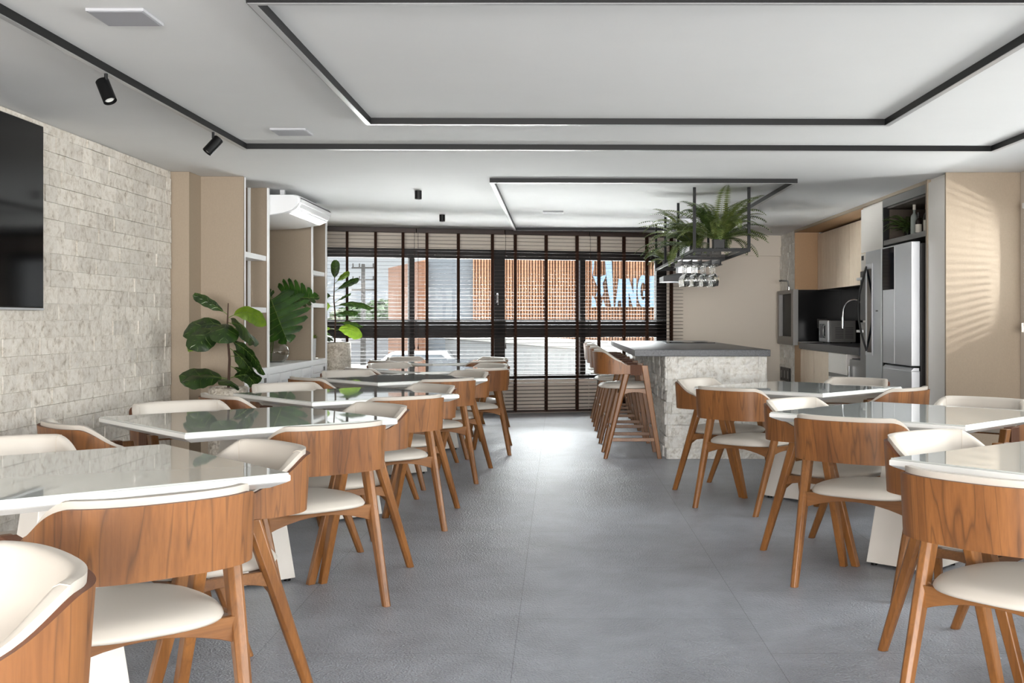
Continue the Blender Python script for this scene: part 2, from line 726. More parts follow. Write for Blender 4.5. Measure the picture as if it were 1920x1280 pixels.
# ------------------------------------------------------------------ room shell
ZC = 2.36
XL, XR = -3.02, 3.62
fl = struct(box_obj('floor', -3.4, 4.0, -8.0, 15.6, -0.12, 0.0, 'slate_vinyl'))
struct(box_obj('ceiling', -3.4, 4.0, -8.0, 15.6, ZC, ZC + 0.15, 'ceiling_paint'))

# tilted window wall: local s along the wall from W0
W0 = Vector((-3.35, 14.381 - 0.2494 * 3.35 + 0.12, 0))
WA = math.atan(0.2494)
WD = Vector((math.cos(WA), math.sin(WA), 0))
WN = Vector((-math.sin(WA), math.cos(WA), 0))   # outwards
WM = Matrix.Translation(W0) @ Matrix.Rotation(WA, 4, 'Z')


def s_px(px, off=0.0):
    """distance along the wall line (moved inward by off) seen at picture column px"""
    t = (px - 1046) / F
    b = W0 - WN * off
    # b + s*WD = (t*Y, Y)
    return (t * b.y - b.x) / (WD.x - t * WD.y)


S0, S1 = 0.25, s_px(1250)
SE = 7.4
mb = MB()
mb.box(0, SE, 0, 0.18, 0, 0.43, M=WM)
mb.box(0, SE, 0, 0.18, 2.11, ZC, M=WM)
mb.box(0, S0, 0, 0.18, 0.43, 2.11, M=WM)
mb.box(S1, SE, 0, 0.18, 0.43, 2.11, M=WM)
mb.box(s_px(1290), SE, -0.07, 0.0, 2.08, ZC, M=WM)
struct(mb.build('wall_back', 'beige_wall'))


def stone_wall(mb, O, U, Nn, length, height, course=0.1, lens=(0.14, 0.34), depth=0.012, jit=0.003, z0=0.0, seed=1, tv=0.1, skip=None, nx=4, nzv=3, g=0.0007):
    """split-face cladding: individual stones on plane O + u*U + z, growing along Nn"""
    rnd = random.Random(seed)
    O = Vector(O)
    U = Vector(U)
    Nn = Vector(Nn)
    rows = int(math.ceil(height / course - 1e-6))
    for r in range(rows):
        za = z0 + r * course
        zb = min(z0 + height, za + course)
        u = -rnd.uniform(0, lens[1])
        while u < length:
            l = rnd.uniform(*lens)
            a, b = max(0, u), min(length, u + l)
            u += l
            if b - a < 0.02:
                continue
            if skip and skip(a, b, za, zb):
                continue
            d = 0.006 + rnd.random() * depth
            k = 1 - rnd.random() * tv
            w = 1 - rnd.random() * tv * 0.35
            tone = (k, k * (0.985 + 0.015 * w), k * (0.96 + 0.04 * w))
            vs_ = []
            for j in range(nzv):
                for i in range(nx):
                    ed = (i in (0, nx - 1)) or (j in (0, nzv - 1))
                    dd = d + (rnd.uniform(-jit, jit) * (0.5 if ed else 1.6))
                    uu = a + g + (b - a - 2 * g) * i / (nx - 1)
                    zz = za + g + (zb - za - 2 * g) * j / (nzv - 1)
                    p = O + U * uu + Nn * dd
                    vs_.append((p.x, p.y, zz))
            q = len(vs_)
            fs = [(j * nx + i, j * nx + i + 1, (j + 1) * nx + i + 1, (j + 1) * nx + i) for j in range(nzv - 1) for i in range(nx - 1)]
            for (i, j) in ((0, 0), (nx - 1, 0), (nx - 1, nzv - 1), (0, nzv - 1)):
                p = vs_[j * nx + i]
                pp = O + U * ((Vector((p[0], p[1], 0)) - Vector((O.x, O.y, 0))).dot(U))
                vs_.append((pp.x, pp.y, p[2]))
            loops = [([0 + i for i in range(nx)], q, q + 1),
                     ([j * nx + nx - 1 for j in range(nzv)], q + 1, q + 2),
                     ([(nzv - 1) * nx + i for i in range(nx - 1, -1, -1)], q + 2, q + 3),
                     ([j * nx for j in range(nzv - 1, -1, -1)], q + 3, q)]
            for lp, c0, c1 in loops:
                fs.append(tuple([c0, c1] + lp[::-1]))
            mb.add(vs_, fs, 0, tone)
    return mb


mb = MB()
mb.box(XL - 0.25, XL, -8.0, 8.63, 0, ZC)
stone_wall(mb, (XL, 0.4, 0), (0, 1, 0), (1, 0, 0), 8.225, ZC - 0.003, 0.1, (0.13, 0.3), 0.010, 0.0025, seed=3, tv=0.17, g=0.0013)
struct(mb.build('wall_left', 'travertine'))
struct(box_obj('wall_left_2', XL - 0.3, XL - 0.1, 8.63, 14.6, 0, ZC, 'wall_paint'))

# right wall with window opening (near) and kitchen wall (far)
wy0, wy1, wz0, wz1 = -5.5, 8.55, 1.13, 2.1
mb = MB()
mb.box(XR, XR + 0.2, -8.0, 8.68, 0, wz0)
mb.box(XR, XR + 0.2, -8.0, 8.68, wz1, ZC)
mb.box(XR, XR + 0.2, -8.0, wy0, wz0, wz1)
mb.box(XR, XR + 0.2, wy1, 8.68, wz0, wz1)
struct(mb.build('wall_right', 'wall_paint'))
struct(box_obj('wall_right_2', 3.66, 3.9, 8.68, 15.5, 0, ZC, 'wall_paint'))

# ---- windows
mb = MB()


def wbox(mb, s0, s1, z0, z1, d0=0.03, d1=0.10, mi=0):
    mb.box(s0, s1, d0, d1, z0, z1, mi, M=WM)


win = MB()
wbox(win, S0, S1, 1.99, 2.11, 0.0, 0.12)
wbox(win, S0, S1, 0.977, 1.2, 0.0, 0.12)
wbox(win, S0, S1, 0.43, 0.5, 0.0, 0.12)
vert = [(S0, S0 + 0.06), (s_px(768), s_px(777)), (s_px(927), s_px(947)), (s_px(1088.5), s_px(1098)), (s_px(1231), S1)]
for a, b in vert:
    wbox(win, a, b, 0.5, 1.99, 0.0, 0.11)
wf = struct(win.build('window_1', 'window_frame', bevel=0.004))
st = MB()
for px in (765.5, 924.0, 1086):
    wbox(st, s_px(px), s_px(px + 2.5), 1.2, 1.985, 0.03, 0.06)
    wbox(st, s_px(px), s_px(px + 2.5), 0.5, 0.975, 0.03, 0.06)
wbox(st, S0, S1, 1.2, 1.212, 0.0, 0.05)
st.build('sash_edge', 'sash_edge', wf)
for i in range(4):
    a, b = vert[i][1], vert[i + 1][0]
    g = MB()
    wbox(g, a, b, 1.2, 1.99, 0.06, 0.066)
    wbox(g, a, b, 0.5, 0.977, 0.06, 0.066)
    g.build('glass_pane', 'window_pane', wf)
h = MB()
sh = s_px(932)
wbox(h, sh - 0.012, sh + 0.012, 1.43, 1.55, -0.03, 0.0)
h.tube([WM @ Vector((sh, -0.02, 1.53)), WM @ Vector((sh, -0.05, 1.53)), WM @ Vector((sh + 0.005, -0.05, 1.40))], 0.007, 8)
h.build('window_handle', 'chrome', wf)
# right wall window
r = MB()
for z0, z1 in ((wz0, wz0 + 0.05), (wz1 - 0.05, wz1)):
    r.box(XR + 0.06, XR + 0.12, wy0, wy1, z0, z1)
for y in (wy0, -3.75, -2.0, -0.25, 1.5, 3.25, 5.0, 6.75, wy1 - 0.05):
    r.box(XR + 0.06, XR + 0.12, y, y + 0.05, wz0, wz1)
w2 = struct(r.build('window_2', 'window_frame'))
MB().box(XR + 0.085, XR + 0.09, wy0 + 0.05, wy1 - 0.05, wz0 + 0.05, wz1 - 0.05).build('glass_pane', 'window_pane', w2)

# ---- venetian blinds on the back wall
def blind(px0, px1, tapes, label, cord):
    off = 0.10
    a, b = s_px(px0, off + 0.03), s_px(px1, off + 0.03)
    org = WM @ Vector(((a + b) / 2, 0, 0))
    e = empty('venetian_blind', org, WA)
    tag(e, label, 'blind', 'brown venetian blinds on the window wall')
    c = (a + b) / 2
    L, R = a - c + 0.004, b - c - 0.004
    y0, y1 = -off - 0.055, -off
    box_obj('headrail', L, R, y0 - 0.012, y1, ZC - 0.062, ZC - 0.004, 'blind_wood', e, 0.003)
    sl = MB()
    z = 0.072
    tl = math.radians(3)
    ym = (y0 + y1) / 2
    while z < ZC - 0.075:
        zz = z + random.uniform(-0.001, 0.001)
        Mx = Matrix.Translation((0, ym, zz)) @ Matrix.Rotation(tl, 4, 'X')
        sl.box(L + 0.003, R - 0.003, -0.025, 0.025, -0.0015, 0.0015, M=Mx)
        z += 0.0465
    sl.build('slats', 'blind_wood', e)
    for px in tapes:
        s = s_px(px, off + 0.055) - c
        t_ = MB()
        t_.box(s - 0.015, s + 0.015, y0 - 0.002, y0, 0.03, ZC - 0.06)
        t_.box(s - 0.015, s + 0.015, y1, y1 + 0.002, 0.03, ZC - 0.06)
        t_.build('ladder_tape', 'blind_tape', e)
    box_obj('bottom_rail', L, R, y0, y1, 0.018, 0.045, 'blind_wood', e, 0.004)
    if cord:
        s = s_px(cord, off + 0.07) - c
        t_ = MB()
        t_.tube([(s, y0 - 0.015, ZC - 0.06), (s, y0 - 0.02, 0.9)], 0.0025, 6)
        t_.tube([(s, y0 - 0.02, 0.9), (s, y0 - 0.02, 0.84)], [0.004, 0.009], 8)
        t_.build('pull_cord', 'blind_tape', e)


blind(560, 780, (651, 704.5, 756), 'brown wooden venetian blind at the left end, beside the tall potted plant', 777)
blind(780, 946, (801, 860, 924), 'brown wooden venetian blind second from the left on the window wall, before the grey facade', 784)
blind(946, 1104, (967, 1025, 1083), 'brown wooden venetian blind third from the left, behind the aisle', 948)
blind(1104, 1281, (1124, 1171, 1214, 1260), 'brown wooden venetian blind at the right end, behind the bar stools and blue sign', 1107)

# right wall blind (tilted slats)
e = empty('venetian_blind', (XR - 0.03, 0, 0))
tag(e, 'pale venetian blind at the right picture edge in the side window', 'blind')
sl = MB()
z = wz0 + 0.05
while z < wz1 - 0.06:
    sl.box(-0.02, 0.02, 6.5, wy1 - 0.04, -0.0012, 0.0012, M=Matrix.Translation((0, 0, z)) @ Matrix.Rotation(math.radians(12), 4, 'Y'))
    z += 0.042
sl.build('slats', 'white_plastic', e)
box_obj('bottom_rail', -0.02, 0.02, 6.5, wy1 - 0.03, wz0 + 0.0, wz0 + 0.025, 'white_plastic', e)
box_obj('headrail', -0.025, 0.025, 6.5, wy1 - 0.03, wz1 - 0.04, wz1, 'white_plastic', e)
cc = MB()
for y in (8.45, 7.5, 6.7):
    cc.tube([(-0.022, y, wz0 + 0.01), (-0.022, y, wz1 - 0.03)], 0.0015, 5)
cc.build('ladder_cord', 'white_plastic', e)
box_obj('cord_weight', -0.05, -0.024, 8.42, 8.47, wz0 - 0.02, wz0 + 0.05, 'clear_glass', e)


# ------------------------------------------------------------------ ceiling profiles
def profile_light(pts, closed, label, cat='light'):
    """square black profile along pts (inner corners, anticlockwise), with a pale underside lens"""
    e = empty('ceiling_profile_light', (pts[0][0], pts[0][1], ZC))
    tag(e, label, cat, 'black ceiling profile lights')
    ox, oy = pts[0]
    w, hgt = 0.034, 0.036
    n = len(pts)
    cx = sum(p[0] for p in pts) / n
    cy = sum(p[1] for p in pts) / n

    def ring(off):
        res = []
        for x, y in pts:
            res.append((x - ox + math.copysign(off, x - cx), y - oy + math.copysign(off, y - cy)))
        return res
    i0, i1 = ring(0), ring(w)
    hb = MB()
    for k in range(n):
        j = (k + 1) % n
        q = [i0[k], i0[j], i1[j], i1[k]]
        hb.prism(q, -hgt, 0)
    hb.build('housing', 'track_black', e)
    d0, d1 = ring(0.003), ring(w - 0.003)
    db = MB()
    for k in range(n):
        j = (k + 1) % n
        db.prism([d0[k], d0[j], d1[j], d1[k]], -hgt - 0.0012, -hgt)
    db.build('diffuser', 'diffuser', e)
    return e


profile_light([(-2.04, 2.9), (2.88, 2.9), (2.88, 7.374), (-2.04, 7.274)], True, 'large black rectangular profile light on the ceiling, outermost frame with two spotlights')
profile_light([(-1.07, 3.96), (1.883, 3.96), (1.883, 6.39), (-1.07, 6.353)], True, 'smaller black rectangular profile light nested inside the large ceiling frame')
profile_light([(-0.522, 9.085), (1.93, 9.12), (1.93, 13.87), (-0.522, 13.87)], True, 'black rectangular profile light on the ceiling above the island and wine glass rack')


def spot(loc, tilt_dir, tilt, label):
    e = empty('track_spotlight', loc)
    tag(e, label, 'spotlight', 'black spotlights on the left ceiling track')
    MB().tube([(0, 0, -0.036), (0, 0, -0.075)], 0.008, 10).build('stem', 'black_metal', e)
    ax = Vector((tilt_dir[0] * math.sin(tilt), tilt_dir[1] * math.sin(tilt), -math.cos(tilt))).normalized()
    c = Vector((0, 0, -0.115))
    q = Vector((0, 0, 1)).rotation_difference(ax).to_matrix().to_4x4()
    Mx = Matrix.Translation(c) @ q
    b = MB().lathe([(0.0, -0.055), (0.027, -0.055), (0.030, -0.052), (0.030, 0.058), (0.0265, 0.058), (0.0255, 0.045), (0, 0.045)], 28, M=Mx, cap0=False, cap1=False)
    hd = b.build('lamp_head', 'black_metal', e, smooth=True, angle=30)
    ln = MB().lathe([(0, 0.046), (0.024, 0.046), (0.018, 0.050), (0, 0.0495)], 24, M=Mx, cap0=False, cap1=False)
    ln.build('lens', 'lens', hd, smooth=True)


spot((-2.057, 5.05, ZC), (0.95, -0.5), math.radians(27), 'black spotlight on the left track tilted to the right, nearest the camera')
spot((-2.057, 6.62, ZC), (-0.95, -0.5), math.radians(38), 'black spotlight on the left track tilted to the left, near the frame corner')

for (x, y, lab) in ((-1.25, 9.93, 'small black downlight on the ceiling in front of the window wall, the nearer of two'),
                    (-1.27, 12.18, 'small black downlight on the ceiling close to the blinds, the farther of two')):
    o = MB().lathe([(0.031, 0), (0.031, -0.075), (0.026, -0.075), (0.024, -0.06), (0, -0.06)], 24, cap1=False).build('ceiling_downlight', 'black_plastic', smooth=True, loc=(x, y, ZC))
    tag(o, lab, 'downlight', 'small black ceiling downlights')

for (x, y, lab) in ((-1.647, 4.225, 'square white ceiling panel between the left track and the inner frame, nearest the camera'),
                    (-1.63, 6.795, 'square white ceiling panel close to the far corner of the left track'),
                    (-0.05, 11.86, 'square white ceiling panel inside the frame above the island')):
    e = empty('ceiling_speaker', (x, y, ZC))
    tag(e, lab, 'ceiling panel', 'square white ceiling panels')
    box_obj('frame', -0.108, 0.108, -0.108, 0.108, -0.012, 0, 'speaker_white', e, 0.002)
    box_obj('grille', -0.1, 0.1, -0.1, 0.1, -0.0135, -0.011, 'grille', e)


# ------------------------------------------------------------------ chairs
def smooth01(x):
    x = max(0.0, min(1.0, x))
    return x * x * (3 - 2 * x)


def shell_path(W, yr, ys, yf, n=56):
    """U path from right arm end to left arm end; returns list of (x, y, nx, ny, u)"""
    pts = []
    e = 2.75
    N2 = n // 2
    rad = ys - yr
    line = yf - ys
    for k in range(-N2, N2 + 1):
        u = k / N2
        au = abs(u)
        if au > 0.78:
            t = (au - 0.78) / 0.22
            x, y = W, ys + line * t
        else:
            a = PI / 2 * (au / 0.78)
            sx = math.sin(a)
            cx = math.cos(a)
            x = W * abs(sx) ** (2 / e)
            y = ys - rad * abs(cx) ** (2 / e)
        pts.append((math.copysign(x, u) if u else 0.0, y, u))
    out = []
    for i, (x, y, u) in enumerate(pts):
        a = pts[max(0, i - 1)]
        b = pts[min(len(pts) - 1, i + 1)]
        tx, ty = b[0] - a[0], b[1] - a[1]
        l = math.hypot(tx, ty) or 1
        out.append((x, y, ty / l, -tx / l, u))
    return out


def make_chair(name, seat_z, top_z, arm_top, arm_bot, yr, ffoot, rfoot, xfoot, stool=False):
    e = empty(name)
    W = 0.273
    path = shell_path(W, yr, -0.10, 0.0 if not stool else -0.02)
    lean = 0.016

    def ztop(u):
        return top_z - (top_z - arm_top) * smooth01((abs(u) - 0.40) / 0.56)

    def zbot(u):
        return arm_bot + 0.004
    # wooden shell
    th = 0.014
    mbs = MB()
    rings = []
    for x, y, nx, ny, u in path:
        zt, zb = ztop(u), zbot(u)
        r_ = []
        for (o_, z) in ((0, zb), (0, (zb + zt) / 2), (0, zt), (-th, zt), (-th, (zb + zt) / 2), (-th, zb)):
            k = lean * (z - arm_bot) / (top_z - arm_bot) * max(0, 1 - abs(u))
            r_.append((x + nx * (o_ + k), y + ny * (o_ + k), z))
        rings.append(r_)
    mbs.loft(rings)
    for q in range(len(mbs.mi)):
        vv = [mbs.v[i] for i in mbs.f[q]]
        if len(mbs.f[q]) == 4 and sorted(i % 6 for i in mbs.f[q]) == [2, 2, 3, 3]:
            mbs.mi[q] = 1
    sh = mbs.build('backrest', ['wood_shell', 'wood_edge'], e, smooth=True, angle=40)
    # leather pad
    mbs = MB()
    rings = []
    seamring = []
    for x, y, nx, ny, u in path:
        if abs(u) > 0.93:
            continue
        f = 1 - smooth01((abs(u) - 0.62) / 0.31)
        tk = 0.006 + 0.028 * f
        zt = ztop(u) + 0.020 * f + 0.002 * (1 - f)
        zb = zbot(u) + 0.008 + 0.03 * (1 - f)
        rr = min(0.017, tk * 0.5)
        sec = []
        o0, o1 = -th - 0.0005, -th - tk
        ov = 0.0
        sec.append((o0, zb))
        sec.append((o0, ztop(u) - 0.0))
        sec.append((o0 + ov, ztop(u) + 0.003))
        sec.append((o0 + ov, zt - rr * 0.5))
        sec.append((o0 + ov * 0.5, zt - rr * 0.1))
        sec.append(((o0 + o1) / 2, zt))
        sec.append((o1 + rr * 0.35, zt - rr * 0.3))
        sec.append((o1, zt - rr))
        sec.append((o1 + 0.002, (zt + zb) / 2))
        sec.append((o1 + 0.003, zb + rr))
        sec.append((o1 + rr * 0.4, zb + rr * 0.25))
        r_ = []
        for (o_, z) in sec:
            k = lean * (z - arm_bot) / (top_z - arm_bot) * max(0, 1 - abs(u))
            r_.append((x + nx * (o_ + k), y + ny * (o_ + k), z))
        rings.append(r_)
        if 0.0 <= abs(abs(u) - 0.4643) < 0.012:
            seamring.append(r_)
    mbs.loft(rings, 0)
    for r_ in seamring:
        mbs.tube([Vector(q) for q in r_[3:]], 0.0016, 5, mi=1)
    mbs.build('back_cushion', ['cream_leather', 'leather_seam'], e, smooth=True, angle=60)
    # seat cushion
    mbs = MB()
    sy = 0.02 if not stool else -0.04
    rings = []
    for z, s in ((-0.046, 0.955), (-0.043, 0.985), (-0.036, 1.0), (-0.027, 0.995), (-0.016, 0.955), (-0.008, 0.88), (-0.002, 0.74), (0.001, 0.48), (0.002, 0.12)):
        o = sup(0.240 * s, 0.248 * s, 2.6, 48, sy)
        rings.append([(x, y + (0.006 if z > -0.03 else 0), seat_z + z - 0.006 * abs(x / 0.24) ** 2) for x, y in o])
    mbs.loft(rings)
    mbs.build('seat', 'cream_leather', e, smooth=True, angle=70)
    # legs
    zr = arm_bot + 0.006
    tops = {'r': (-0.055, zr), 'f': (0.102, arm_top)}

    def leg_at(kind, z):
        yt, zt = tops[kind]
        yf = rfoot if kind == 'r' else ffoot
        t = z / zt
        return xfoot + (0.264 - xfoot) * t, yf + (yt - yf) * t
    for sx in (-1, 1):
        for kind in ('r', 'f'):
            x0, y0 = leg_at(kind, 0)
            x1, y1 = leg_at(kind, tops[kind][1])
            m_ = MB()
            if kind == 'r':
                m_.beam((sx * x0, y0, 0), (sx * x1, y1, tops['r'][1]), 0.034, 0.036, 0.044, 0.058, ch=0.28)
            else:
                m_.beam((sx * x0, y0, 0), (sx * x1, y1, arm_top - 0.002), 0.032, 0.036, 0.038, 0.056, ch=0.12)
            m_.build('leg', 'wood_leg', e, bevel=0.002, smooth=True, angle=35)
        # cord-wrapped armrest joint
        m_ = MB()
        npl = 11
        for k in range(npl):
            ya = -0.02 + 0.1 * k / npl
            yb = -0.02 + 0.1 * (k + 1) / npl - 0.0008
            m_.box(sx * 0.264 - 0.0205, sx * 0.264 + 0.0205, ya, yb, arm_bot - 0.006, arm_top + 0.003)
        m_.build('armrest', 'cord_wrap', e, bevel=0.002, segs=1)
    # seat frame with arched lower edges
    zt = seat_z - 0.05
    fr = MB()

    def arch(p0, p1, th_, hm, he, n=10):
        p0 = Vector(p0)
        p1 = Vector(p1)
        d = (p1 - p0)
        nrm = Vector((-d.y, d.x, 0)).normalized() * th_ / 2
        rings = []
        for k in range(n + 1):
            t = k / n
            hgt = hm + (he - hm) * abs(2 * t - 1) ** 2
            p = p0 + d * t
            a, b = p + nrm, p - nrm
            rings.append([(a.x, a.y, zt), (b.x, b.y, zt), (b.x, b.y, zt - hgt), (a.x, a.y, zt - hgt)])
        fr.loft(rings)
    xr, yr_ = leg_at('r', zt - 0.03)
    xf, yf_ = leg_at('f', zt - 0.03)
    arch((-xr, yr_, 0), (xr, yr_, 0), 0.02, 0.024, 0.075)
    arch((-xf, yf_, 0), (xf, yf_, 0), 0.02, 0.022, 0.062)
    arch((-xr + 0.004, yr_, 0), (-xf + 0.004, yf_, 0), 0.02, 0.03, 0.055)
    arch((xr - 0.004, yr_, 0), (xf - 0.004, yf_, 0), 0.02, 0.03, 0.055)
    fr.build('seat_frame', 'wood_frame', e, bevel=0.0015, segs=1)
    if stool:
        for sx in (-1, 1):
            xa, ya = leg_at('r', 0.165)
            xb, yb = leg_at('f', 0.165)
            MB().bar((sx * xa, ya, 0.165), (sx * xb, yb, 0.165), 0.02, 0.03).build('rung', 'wood_frame', e, bevel=0.002, segs=1)
        for kind, z in (('r', 0.25), ('f', 0.25)):
            xa, ya = leg_at(kind, z)
            MB().bar((-xa, ya, z), (xa, ya, z), 0.02, 0.03).build('rung', 'wood_frame', e, bevel=0.002, segs=1)
    return e


CH = make_chair('dining_chair', 0.462, 0.762, 0.655, 0.576, -0.315, 0.27, -0.27, 0.232)
CHG = 'cream and wood dining chairs around the tables'
ch_used = [False]


def put_chair(x, y, facing, label):
    """facing: direction angle (radians) the sitter looks"""
    o = CH if not ch_used[0] else copy_tree(CH)
    ch_used[0] = True
    o.location = (x, y, 0)
    o.rotation_euler = (0, 0, facing - PI / 2)
    tag(o, label, 'chair', CHG)
    return o


# ------------------------------------------------------------------ tables
def make_table():
    e = empty('dining_table')
    t_ = MB()
    rings = []
    for hs, z in ((0.455, 0.705), (0.492, 0.722), (0.5, 0.727), (0.5, 0.743), (0.497, 0.745)):
        rings.append([(-hs, -hs, z), (hs, -hs, z), (hs, hs, z), (-hs, hs, z)])
    t_.loft(rings)
    t_.build('tabletop', 'white_lacquer', e, bevel=0.001, segs=1)
    box_obj('glass_top', -0.496, 0.496, -0.496, 0.496, 0.7452, 0.7505, 'painted_glass', e, 0.001)
    p_ = MB()
    a, b = 0.163, 0.083
    p_.loft([[(-a, -a, 0.014), (a, -a, 0.014), (a, a, 0.014), (-a, a, 0.014)], [(-b, -b, 0.705), (b, -b, 0.705), (b, b, 0.705), (-b, b, 0.705)]])
    p_.build('pedestal', 'table_base', e, bevel=0.003)
    for sx in (-1, 1):
        for sy in (-1, 1):
            MB().lathe([(0.016, 0), (0.016, 0.015)], 14, M=Matrix.Translation((sx * 0.135, sy * 0.135, 0))).build('foot', 'black_plastic', e)
    return e


TB = make_table()
tb_used = [False]


def put_table(x, y, ang, label):
    o = TB if not tb_used[0] else copy_tree(TB)
    tb_used[0] = True
    o.location = (x, y, 0)
    o.rotation_euler = (0, 0, math.radians(ang))
    tag(o, label, 'table', 'white square dining tables')


# name, x, y, angle, {side: (out, shift, turn)}; sides: BR=+u, BL=+v, NL=-u, NR=-v
LT = [
    ('nearest', -1.494, 3.339, 40, {'NR': (0.56, 0.0, 0), 'BR': (0.43, 0.0, 0), 'BL': (0.56, 0, 0)}),
    ('second', -1.44, 5.134, 41, {'NR': (0.56, 0.0, 0), 'BR': (0.45, 0.04, 0), 'BL': (0.56, 0, 0), 'NL': (0.56, 0, 0)}),
    ('third', -1.307, 6.825, 41, {'NR': (0.54, -0.06, 0), 'BR': (0.41, 0.0, 0), 'BL': (0.56, 0, 0), 'NL': (0.56, 0, 0)}),
    ('fourth', -1.254, 8.73, 41, {'NR': (0.6, -0.12, 0), 'BR': (0.45, 0.02, 0), 'BL': (0.56, 0, 0), 'NL': (0.56, 0, 0)}),
    ('fifth', -1.15, 10.35, 41, {'NR': (0.56, 0.0, 0), 'BR': (0.45, 0, 0), 'BL': (0.56, 0, 0), 'NL': (0.56, 0, 0)}),
    ('farthest', -1.25, 12.2, 41, {'NR': (0.56, 0.0, 0), 'BR': (0.45, 0, 0), 'BL': (0.56, 0, 0), 'NL': (0.56, 0, 0)}),
]
RT = [
    ('nearest', 1.786, 3.546, 38, {'NL': (0.56, 0.0, 0), 'BL': (0.49, 0.06, 0)}),
    ('middle', 1.746, 5.454, 45, {'NL': (0.51, 0.04, 7), 'BL': (0.45, 0.0, 0), 'BR': (0.56, 0, 0), 'NR': (0.62, 0.06, 0)}),
    ('farthest', 1.63, 7.53, 45, {'NL': (0.56, 0.0, 0), 'BL': (0.56, -0.07, 6), 'BR': (0.56, 0, 0), 'NR': (0.56, 0, 0)}),
]
LS = {'NR': 'near aisle side', 'BR': 'far aisle side', 'NL': 'near wall side', 'BL': 'far wall side'}
RS = {'NL': 'near aisle side', 'BL': 'far aisle side', 'NR': 'near outer side', 'BR': 'far kitchen side'}
LOOK = {('L', 'NR'): 'wooden back facing camera', ('L', 'BR'): 'cream cushion facing left', ('L', 'NL'): 'wooden back edge showing', ('L', 'BL'): 'cream back top showing',
        ('R', 'NL'): 'wooden back facing camera', ('R', 'BL'): 'cream cushion facing right', ('R', 'NR'): 'wooden back showing', ('R', 'BR'): 'cream back top showing'}
for side, rows in (('L', LT), ('R', RT)):
    for nm, tx, ty, ang, chairs in rows:
        put_table(tx, ty, ang, 'white square glass topped table, %s of the %s row' % (nm, 'left' if side == 'L' else 'right'))
        a = math.radians(ang)
        u = Vector((math.cos(a), math.sin(a)))
        v = Vector((-math.sin(a), math.cos(a)))
        dirs = {'BR': (u, -v), 'BL': (v, u), 'NL': (-u, -v), 'NR': (-v, u)}
        for k, (out, shf, turn) in chairs.items():
            d, sd = dirs[k]
            p = Vector((tx, ty)) + d * out + sd * shf
            lab = 'dining chair, %s, %s of %s table, %s row' % (LOOK[(side, k)], (LS if side == 'L' else RS)[k], nm, 'left' if side == 'L' else 'right')
            put_chair(p.x, p.y, math.atan2(-d.y, -d.x) + math.radians(turn), lab)
put_chair(-1.115, 1.785, math.atan2(-0.66, -0.75), 'cream and wood dining chair cut by the lower left picture corner')

# ------------------------------------------------------------------ bar stools
ST = make_chair('bar_stool', 0.657, 0.925, 0.812, 0.73, -0.325, 0.235, -0.235, 0.245, stool=True)
st_lab = ['nearest the camera, side on', 'second from the camera', 'third from the camera', 'farthest from the camera, beside the blinds']
for i, (x, y) in enumerate(((0.648, 9.88), (0.648, 11.08), (0.648, 12.3), (0.648, 13.35))):
    o = ST if i == 0 else copy_tree(ST)
    o.location = (x, y, 0)
    o.rotation_euler = (0, 0, -PI / 2)
    tag(o, 'tall cream and wood bar stool at the island, %s' % st_lab[i], 'bar stool', 'bar stools along the island')

# ------------------------------------------------------------------ island
e = empty('kitchen_island', (1.38, 11.7, 0))
tag(e, 'kitchen island clad in pale split stone with a thick dark grey top', 'kitchen island')
ox, oy = 1.38, 11.7
ix0, ix1, iy0, iy1 = 0.95, 1.80, 9.615, 13.8
mb = MB()
mb.box(ix0 - ox, ix1 - ox, iy0 - oy, iy1 - oy, 0, 0.888)
stone_wall(mb, (ix0 - ox, iy0 - oy, 0), (1, 0, 0), (0, -1, 0), ix1 - ix0, 0.888, 0.0987, (0.18, 0.44), 0.016, 0.005, seed=11, tv=0.10, nx=9, nzv=5, g=0.0015)
stone_wall(mb, (ix0 - ox, iy1 - oy, 0), (0, -1, 0), (-1, 0, 0), iy1 - iy0 + 0.01, 0.888, 0.0987, (0.18, 0.44), 0.020, 0.006, seed=12, tv=0.15, nx=7, nzv=5, g=0.0015)
stone_wall(mb, (ix1 - ox, iy0 - oy - 0.01, 0), (0, 1, 0), (1, 0, 0), iy1 - iy0 + 0.01, 0.888, 0.0987, (0.18, 0.44), 0.010, 0.004, seed=13, tv=0.15)
mb.build('base', 'split_stone', e)
box_obj('countertop', 0.66 - ox, 1.835 - ox, 9.57 - oy, 13.85 - oy, 0.89, 0.947, 'grey_granite', e, 0.003)
c = empty('cooktop', (1.475, 12.55, 0.947))
tag(c, 'black glass cooktop set into the dark island top', 'cooktop')
box_obj('glass_plate', -0.27, 0.27, -0.25, 0.25, 0.0003, 0.008, 'dark_glass', c, 0.002)
for i in range(4):
    MB().lathe([(0.07, 0.008), (0.075, 0.0095), (0.06, 0.0095), (0.055, 0.008)], 24, M=Matrix.Translation((-0.13 + 0.26 * (i % 2), -0.12 + 0.24 * (i // 2), 0)), cap0=False, cap1=False).build('burner_ring', 'steel_dark', c)

# hood
hd = empty('range_hood', (1.50, 12.75, 0))
tag(hd, 'steel range hood hanging over the cooktop behind the ferns', 'range hood')
box_obj('duct', -0.13, 0.09, -0.12, 0.12, 1.72, ZC - 0.001, 'steel', hd)
MB().loft([[(-0.31, -0.25, 1.64), (0.31, -0.25, 1.64), (0.31, 0.25, 1.64), (-0.31, 0.25, 1.64)], [(-0.31, -0.25, 1.70), (0.31, -0.25, 1.70), (0.31, 0.25, 1.70), (-0.31, 0.25, 1.70)],
           [(-0.13, -0.12, 1.74), (0.09, -0.12, 1.74), (0.09, 0.12, 1.74), (-0.13, 0.12, 1.74)]]).build('canopy', 'hood_steel', hd)

